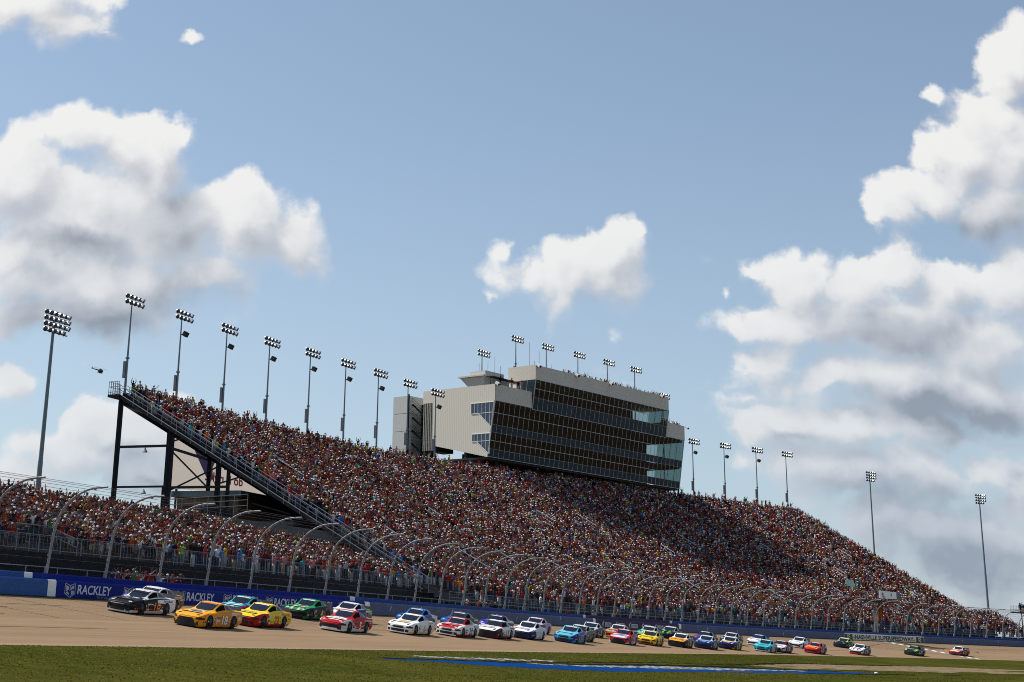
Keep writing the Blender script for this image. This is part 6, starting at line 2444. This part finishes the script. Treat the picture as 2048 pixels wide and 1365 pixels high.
ARMS = dict(
    filming={1: ((0.20, 0.27, 1.42), (0.30, 0.12, 1.64)), -1: ((0.20, -0.27, 1.42), (0.30, -0.12, 1.64))},
    cheering={1: ((0.06, 0.30, 1.68), (0.10, 0.24, 1.93)), -1: ((0.08, -0.31, 1.66), (0.14, -0.26, 1.92))},
    pointing={1: ((0.20, 0.26, 1.50), (0.38, 0.24, 1.68)), -1: ((-0.02, -0.27, 1.14), (0.10, -0.26, 0.92))},
    standing={1: ((-0.03, 0.27, 1.13), (0.05, 0.28, 0.90)), -1: ((-0.03, -0.27, 1.13), (0.05, -0.28, 0.90))},
    clapping={1: ((0.08, 0.27, 1.16), (0.30, 0.06, 1.27)), -1: ((0.08, -0.27, 1.16), (0.30, -0.06, 1.27))},
    shading={1: ((0.12, 0.32, 1.48), (0.13, 0.12, 1.70)), -1: ((-0.02, -0.30, 1.12), (0.06, -0.24, 0.93))},
)
POSE_WORDS = dict(filming='hands at face', cheering='arms up', pointing='arm out', standing='arms down', clapping='hands together', shading='shading eyes')
PROTO = {}
for nm, arms in ARMS.items():
    PROTO[nm] = person_parts(arms, 0.10 if nm in ('clapping', 'filming') else 0.03)
HATS = {}
for nm in PROTO:
    for hk in ('cap', 'hat', 'hair'):
        HATS[nm, hk] = cap_mesh(PROTO[nm][3], hk)
PAL = [('red', (0.34, 0.018, 0.018), 20), ('white', (0.72, 0.71, 0.70), 15), ('black', (0.010, 0.010, 0.012), 24), ('navy', (0.014, 0.022, 0.075), 11), ('grey', (0.15, 0.15, 0.16), 8), ('orange', (0.55, 0.09, 0.015), 4), ('blue', (0.04, 0.16, 0.46), 6),
       ('maroon', (0.13, 0.015, 0.022), 6), ('teal', (0.04, 0.34, 0.38), 3), ('yellow', (0.66, 0.48, 0.03), 2), ('green', (0.04, 0.22, 0.07), 2), ('pink', (0.58, 0.18, 0.20), 3), ('tan', (0.36, 0.25, 0.16), 5), ('lime', (0.40, 0.72, 0.06), 1)]
PALW = np.array([p[2] for p in PAL], float)
PALW /= PALW.sum()
HATC = [('white', (0.78, 0.77, 0.75), 42), ('black', (0.016, 0.016, 0.017), 20), ('red', (0.40, 0.03, 0.025), 14), ('navy', (0.02, 0.03, 0.09), 8), ('tan', (0.45, 0.35, 0.22), 8), ('grey', (0.25, 0.25, 0.26), 8)]
HATW = np.array([p[2] for p in HATC], float)
HATW /= HATW.sum()
HAIRC = [('dark hair', (0.018, 0.011, 0.008), 50), ('brown hair', (0.06, 0.03, 0.015), 30), ('fair hair', (0.26, 0.17, 0.08), 20)]
TROU = [(0.02, 0.022, 0.03), (0.05, 0.07, 0.13), (0.30, 0.24, 0.17), (0.16, 0.16, 0.17), (0.45, 0.44, 0.42), (0.03, 0.05, 0.12)]

# seats of the lower stand, then the big stand: (s, n, z, kind)
seats = []
for r in range(16):
    n0 = 5.25 + r * LROW
    for q in np.arange(-38, 55.3, 0.42):
        s_ = q + rng.normal(0, 0.05)
        if n0 > low_back(s_):
            continue
        if any(a - 0.2 < s_ < b + 0.2 and n0 < n1 + 0.6 for a, b, na, n1 in GAP):
            continue
        if r < 2 and rng.random() > (0.55 if r == 0 else 0.75):
            continue
        if rng.random() < 0.06:
            continue
        seats.append((s_, n0 + rng.normal(0, 0.05), low_z(5 + r * LROW), 0))
for q in list(np.arange(8.5, 14.5, 0.5)) + list(np.arange(57.5, 66, 0.55)) + list(np.arange(73, 215, 6.1)):
    seats.append((q + rng.normal(0, 0.12), 1.35 + rng.uniform(0, 0.7), 1.58, 2))
for q in np.arange(9, 14, 0.6):
    seats.append((q + rng.normal(0, 0.12), 3.0 + abs(rng.normal(0, 0.3)), 1.58, 2))
ais = np.array(AISLES)
for r in range(rows):
    n0 = NF + 0.22 + r * ROW
    for q in np.arange(SL + (0.35 if n0 > 4.6 else 5.0), SRT + (8 if n0 < 8 else 0), 0.43):
        s_ = q + rng.normal(0, 0.06)
        if n0 > stand_top(s_):
            continue
        if np.min(np.abs(ais - s_)) < 0.55 and rng.random() < 0.85:
            continue
        if r < 3 and rng.random() < (0.62, 0.45, 0.2)[r]:
            continue
        if rng.random() < 0.045:
            continue
        seats.append((s_, n0 + rng.normal(0, 0.05), stand_z(NF + r * ROW), 1))
# stragglers along the top walkway, on the stair, on the roof decks
for q in np.arange(SL + 0.6, SRT, 1.15):
    if rng.random() < 0.62:
        n_ = stand_top(q) + 0.75
        seats.append((q + rng.normal(0, 0.3), n_, stand_z(stand_top(q)) + 0.42, 3))
for n_ in np.arange(6, 35, 0.9):
    if rng.random() < 0.5:
        seats.append((SL - 0.9 + rng.normal(0, 0.25), n_, stand_z(n_) - 0.05, 3))
for q in np.arange(223.1, 229.8, 0.42):
    for n_ in (3.5, 4.4):
        seats.append((q, n_ + rng.normal(0, 0.1), 6.95, 3))
SE = np.array([s[:3] for s in seats])
WP = UA(SE[:, 0], SE[:, 1], SE[:, 2])
HD = np.interp(SE[:, 0], _S, _h)
KIND = np.array([s[3] for s in seats])
# roof decks of the press box
RW = []
for a in np.arange(UA0 + 9.5, UA1 - 0.5, 0.62):
    if rng.random() < 0.92:
        RW.append(T(a + rng.normal(0, .08), -0.2 + rng.normal(0, .15), UT - 1.0))
for a in np.arange(UA1 + 0.4, TLEN - 0.4, 0.62):
    RW.append(T(a, 0.6 + rng.normal(0, .1), ZF - 0.95))
for a, d in ((5.6, 0.5), (8.2, 1.0), (9.0, .9), (2.4, 0.6)):
    RW.append(T(a, d, ZF))
RW = np.array([tuple(p) for p in RW])
nS = len(WP)
WP = np.concatenate([WP, RW])
KIND = np.concatenate([KIND, np.full(len(RW), 4)])
HD = np.concatenate([HD, np.full(len(RW), float(np.interp(157, _S, _h)))])
N = len(WP)
# everyone watches the leaders down the track to the left
yaw = HD + math.pi / 2 + math.pi          # placeholder, set below
face_ang = np.arctan2(-np.sin(HD), np.cos(HD))       # towards the infield
look = face_ang - rng.normal(0.55, 0.38, N)
shirt_i = rng.choice(len(PAL), N, p=PALW)
hat_i = rng.choice(len(HATC), N, p=HATW)
hair_i = rng.choice(3, N, p=[.5, .3, .2])
hatkind = rng.choice(3, N, p=[.58, .07, .35])        # cap, hat, hair
pose_i = rng.choice(6, N, p=[.24, .13, .12, .26, .15, .10])
tall = rng.normal(0.985, 0.055, N).clip(0.82, 1.12)
camd = np.hypot(WP[:, 0], WP[:, 1])
cand = np.where((KIND == 0) | (KIND == 2))[0]
px = WP[cand, 0] / WP[cand, 1]
# keep the near ones that fall inside the frame
infr = cand[(px > -0.262) & (px < 0.42)]
near = infr[np.argsort(camd[infr])][:300]
near_set = set(near.tolist())
POSES = list(ARMS)
SKINS = np.array([(0.16, 0.066, 0.044), (0.20, 0.092, 0.064), (0.125, 0.050, 0.032), (0.075, 0.030, 0.020), (0.25, 0.13, 0.095)])


def fence_words(s_):
    k = int(math.floor(s_ / 4.88))
    w = ['first', 'second', 'third', 'fourth', 'fifth', 'sixth', 'seventh', 'eighth', 'ninth', 'tenth', 'eleventh', 'twelfth', 'thirteenth']
    if k < 0:
        return 'left of the first whole fence post'
    if k >= len(w) - 1:
        return 'far along the fence'
    return 'right of the %s fence post' % w[k]


ROWW = ['front', 'second', 'third', 'fourth', 'fifth', 'sixth', 'seventh', 'eighth', 'ninth', 'tenth', 'eleventh', 'twelfth', 'thirteenth', 'fourteenth', 'fifteenth', 'top']
seen = {}
for i in near:
    pose = POSES[pose_i[i]]
    body, shirt, tro, fx = PROTO[pose]
    hk = ('cap', 'hat', 'hair')[hatkind[i]]
    hc = HATC[hat_i[i]] if hk != 'hair' else HAIRC[hair_i[i]]
    hw = ('%s %s' % (hc[0], hk)) if hk != 'hair' else hc[0]
    s_, n_ = SE[i, 0], SE[i, 1]
    where = 'on the walkway' if KIND[i] == 2 else ROWW[min(15, max(0, int(round((n_ - 5.25) / LROW))))] + ' row'
    lb = '%s shirt, %s, %s, %s, %s' % (PAL[shirt_i[i]][0], hw, POSE_WORDS[pose], where, fence_words(s_))
    if lb in seen:
        lb = lb.replace('shirt', 'top' if seen[lb] == 1 else 'tee')
    seen[lb] = seen.get(lb, 0) + 1
    t = thing('person', lb, 'person', WP[i], 'spectators standing in the lower stand')
    t.rotation_euler = (0, 0, float(look[i]))
    t.scale = (1, 1, 1)
    sc_ = float(tall[i])
    for nm, me, colr in (('body', body, None), ('shirt', shirt, PAL[shirt_i[i]][1]), ('trousers', tro, TROU[int(i) % 6]), ('cap' if hk == 'cap' else ('sun_hat' if hk == 'hat' else 'hair'), HATS[pose, hk], hc[1])):
        o = link(nm, me, t, True)
        o.scale = (sc_, sc_, sc_)
        if colr:
            o.color = (*colr, 1)

# ------------------------------------------------------------------ the rest of the crowd as one mesh
rest = np.array([i for i in range(N) if i not in near_set])


def prism(nside, lv):
    """levels [(x, y, z, rx, ry)] -> verts, tris (capped)"""
    v, f = [], []
    for (x, y, z, rx, ry) in lv:
        for k in range(nside):
            t = 2 * math.pi * (k + 0.5) / nside
            v.append((x + rx * math.cos(t), y + ry * math.sin(t), z))
    for l in range(len(lv) - 1):
        for k in range(nside):
            a, b = l * nside + k, l * nside + (k + 1) % nside
            f += [(a, b, b + nside), (a, b + nside, a + nside)]
    o = (len(lv) - 1) * nside
    for k in range(1, nside - 1):
        f.append((o, o + k, o + k + 1))
    return v, f


def limb(a, b, r0, r1):
    a, b = Vector(a), Vector(b)
    d = (b - a).normalized()
    x = d.cross(Vector((0.3, 0.1, 1))).normalized()
    y = d.cross(x)
    v, f = [], []
    for p, r in ((a, r0), (b, r1)):
        for k in range(3):
            t = 2 * math.pi * k / 3
            v.append(tuple(p + (x * math.cos(t) + y * math.sin(t)) * r))
    for k in range(3):
        q = (k + 1) % 3
        f += [(k, q, q + 3), (k, q + 3, k + 3)]
    f.append((3, 4, 5))
    return v, f


def far_person(pose, hk):
    V, Fq, C = [], [], []           # C: colour slot per vertex 0 shirt 1 hat 2 skin 3 trousers

    def put(vf, c):
        o = len(V)
        V.extend(vf[0])
        Fq.extend([tuple(q + o for q in f) for f in vf[1]])
        C.extend([c] * len(vf[0]))
    put(prism(4, [(0, 0, 0.0, .13, .17), (0, 0, 0.5, .13, .18), (0, 0, 0.95, .14, .19)]), 3)
    put(prism(6, [(0, 0, 0.88, .14, .18), (0, 0, 1.12, .13, .17), (0.01, 0, 1.32, .14, .21), (0, 0, 1.46, .09, .15), (0, 0, 1.52, .05, .06)]), 0)
    put(prism(6, [(0.01, 0, 1.50, .05, .05), (0.025, 0, 1.58, .085, .072), (0.025, 0, 1.66, .10, .080), (0.015, 0, 1.70, .10, .082)]), 2)
    if hk == 2:
        put(prism(6, [(-0.012, 0, 1.60, .085, .085), (-0.005, 0, 1.70, .105, .090), (0, 0, 1.77, .075, .066), (0, 0, 1.80, .02, .02)]), 1)
    else:
        put(prism(6, [(0.012, 0, 1.69, .112, .094), (0.01, 0, 1.75, .095, .085), (0.005, 0, 1.80, .03, .03)]), 1)
        w = 0.17 if hk == 1 else 0.0
        if hk == 1:
            put(prism(8, [(0.01, 0, 1.688, .21, .20), (0.01, 0, 1.70, .21, .20)]), 1)
        else:
            put(([(0.10, -.075, 1.695), (0.20, -.05, 1.68), (0.20, .05, 1.68), (0.10, .075, 1.695)], [(0, 1, 2), (0, 2, 3)]), 1)
    for s in (1, -1):
        el, wr = ARMS[pose][s]
        sh = (0, s * 0.195, 1.42)
        mid = tuple(Vector(sh) + (Vector(el) - Vector(sh)) * 0.6)
        put(limb(sh, mid, .072, .062), 0)
        put(limb(mid, el, .045, .042), 2)
        tip = tuple(Vector(wr) + (Vector(wr) - Vector(el)).normalized() * 0.15)
        put(limb(el, tip, .042, .030), 2)
    return np.array(V, np.float32), np.array(Fq, np.int32), np.array(C)


VV, CC, off = [], [], 0
FF = []
shc = np.array([p[1] for p in PAL])
htc = np.array([p[1] for p in HATC])
hrc = np.array([p[1] for p in HAIRC])
trc = np.array(TROU)
for pi_, pose in enumerate(POSES):
    for hk in range(3):
        ids = rest[(pose_i[rest] == pi_) & (hatkind[rest] == hk)]
        if not len(ids):
            continue
        v, f, c = far_person(pose, hk)
        m = len(ids)
        ca, sa = np.cos(look[ids]), np.sin(look[ids])
        sz = tall[ids]
        wd = rng.normal(1.04, 0.07, m)
        vx = v[None, :, 0] * wd[:, None]
        vy = v[None, :, 1] * wd[:, None]
        P = np.empty((m, len(v), 3), np.float32)
        P[:, :, 0] = WP[ids, 0][:, None] + sz[:, None] * (vx * ca[:, None] - vy * sa[:, None])
        P[:, :, 1] = WP[ids, 1][:, None] + sz[:, None] * (vx * sa[:, None] + vy * ca[:, None])
        P[:, :, 2] = WP[ids, 2][:, None] + sz[:, None] * v[None, :, 2]
        slot = np.empty((m, 4, 3))
        br = rng.normal(1.0, 0.16, m).clip(0.6, 1.4)[:, None]
        slot[:, 0] = shc[shirt_i[ids]] * br * 0.92
        slot[:, 1] = (htc[hat_i[ids]] if hk < 2 else hrc[hair_i[ids]])
        slot[:, 2] = SKINS[rng.choice(5, m, p=[.36, .28, .18, .08, .10])]
        slot[:, 3] = trc[rng.choice(6, m)]
        VV.append(P.reshape(-1, 3))
        CC.append(slot[:, c, :].reshape(-1, 3))
        FF.append((f[None] + (off + np.arange(m) * len(v))[:, None, None]).reshape(-1, 3))
        off += m * len(v)
VV = np.concatenate(VV)
CC = np.concatenate(CC)
FF = np.concatenate(FF).astype(np.int32)
me = bpy.data.meshes.new('crowd')
me.vertices.add(len(VV))
me.vertices.foreach_set('co', VV.ravel())
me.loops.add(FF.size)
me.loops.foreach_set('vertex_index', FF.ravel())
me.polygons.add(len(FF))
me.polygons.foreach_set('loop_start', np.arange(0, FF.size, 3, dtype=np.int32))
me.update(calc_edges=True)
a = me.attributes.new('tint', 'FLOAT_COLOR', 'POINT')
c4 = np.ones((len(VV), 4), np.float32)
c4[:, :3] = CC
a.data.foreach_set('color', c4.ravel())
me.materials.append(M['crowd'])
me.polygons.foreach_set('use_smooth', np.ones(len(FF), bool))
tag(link('crowd', me), kind='stuff')
print('crowd', len(rest), 'tris', len(FF), 'people', len(near))
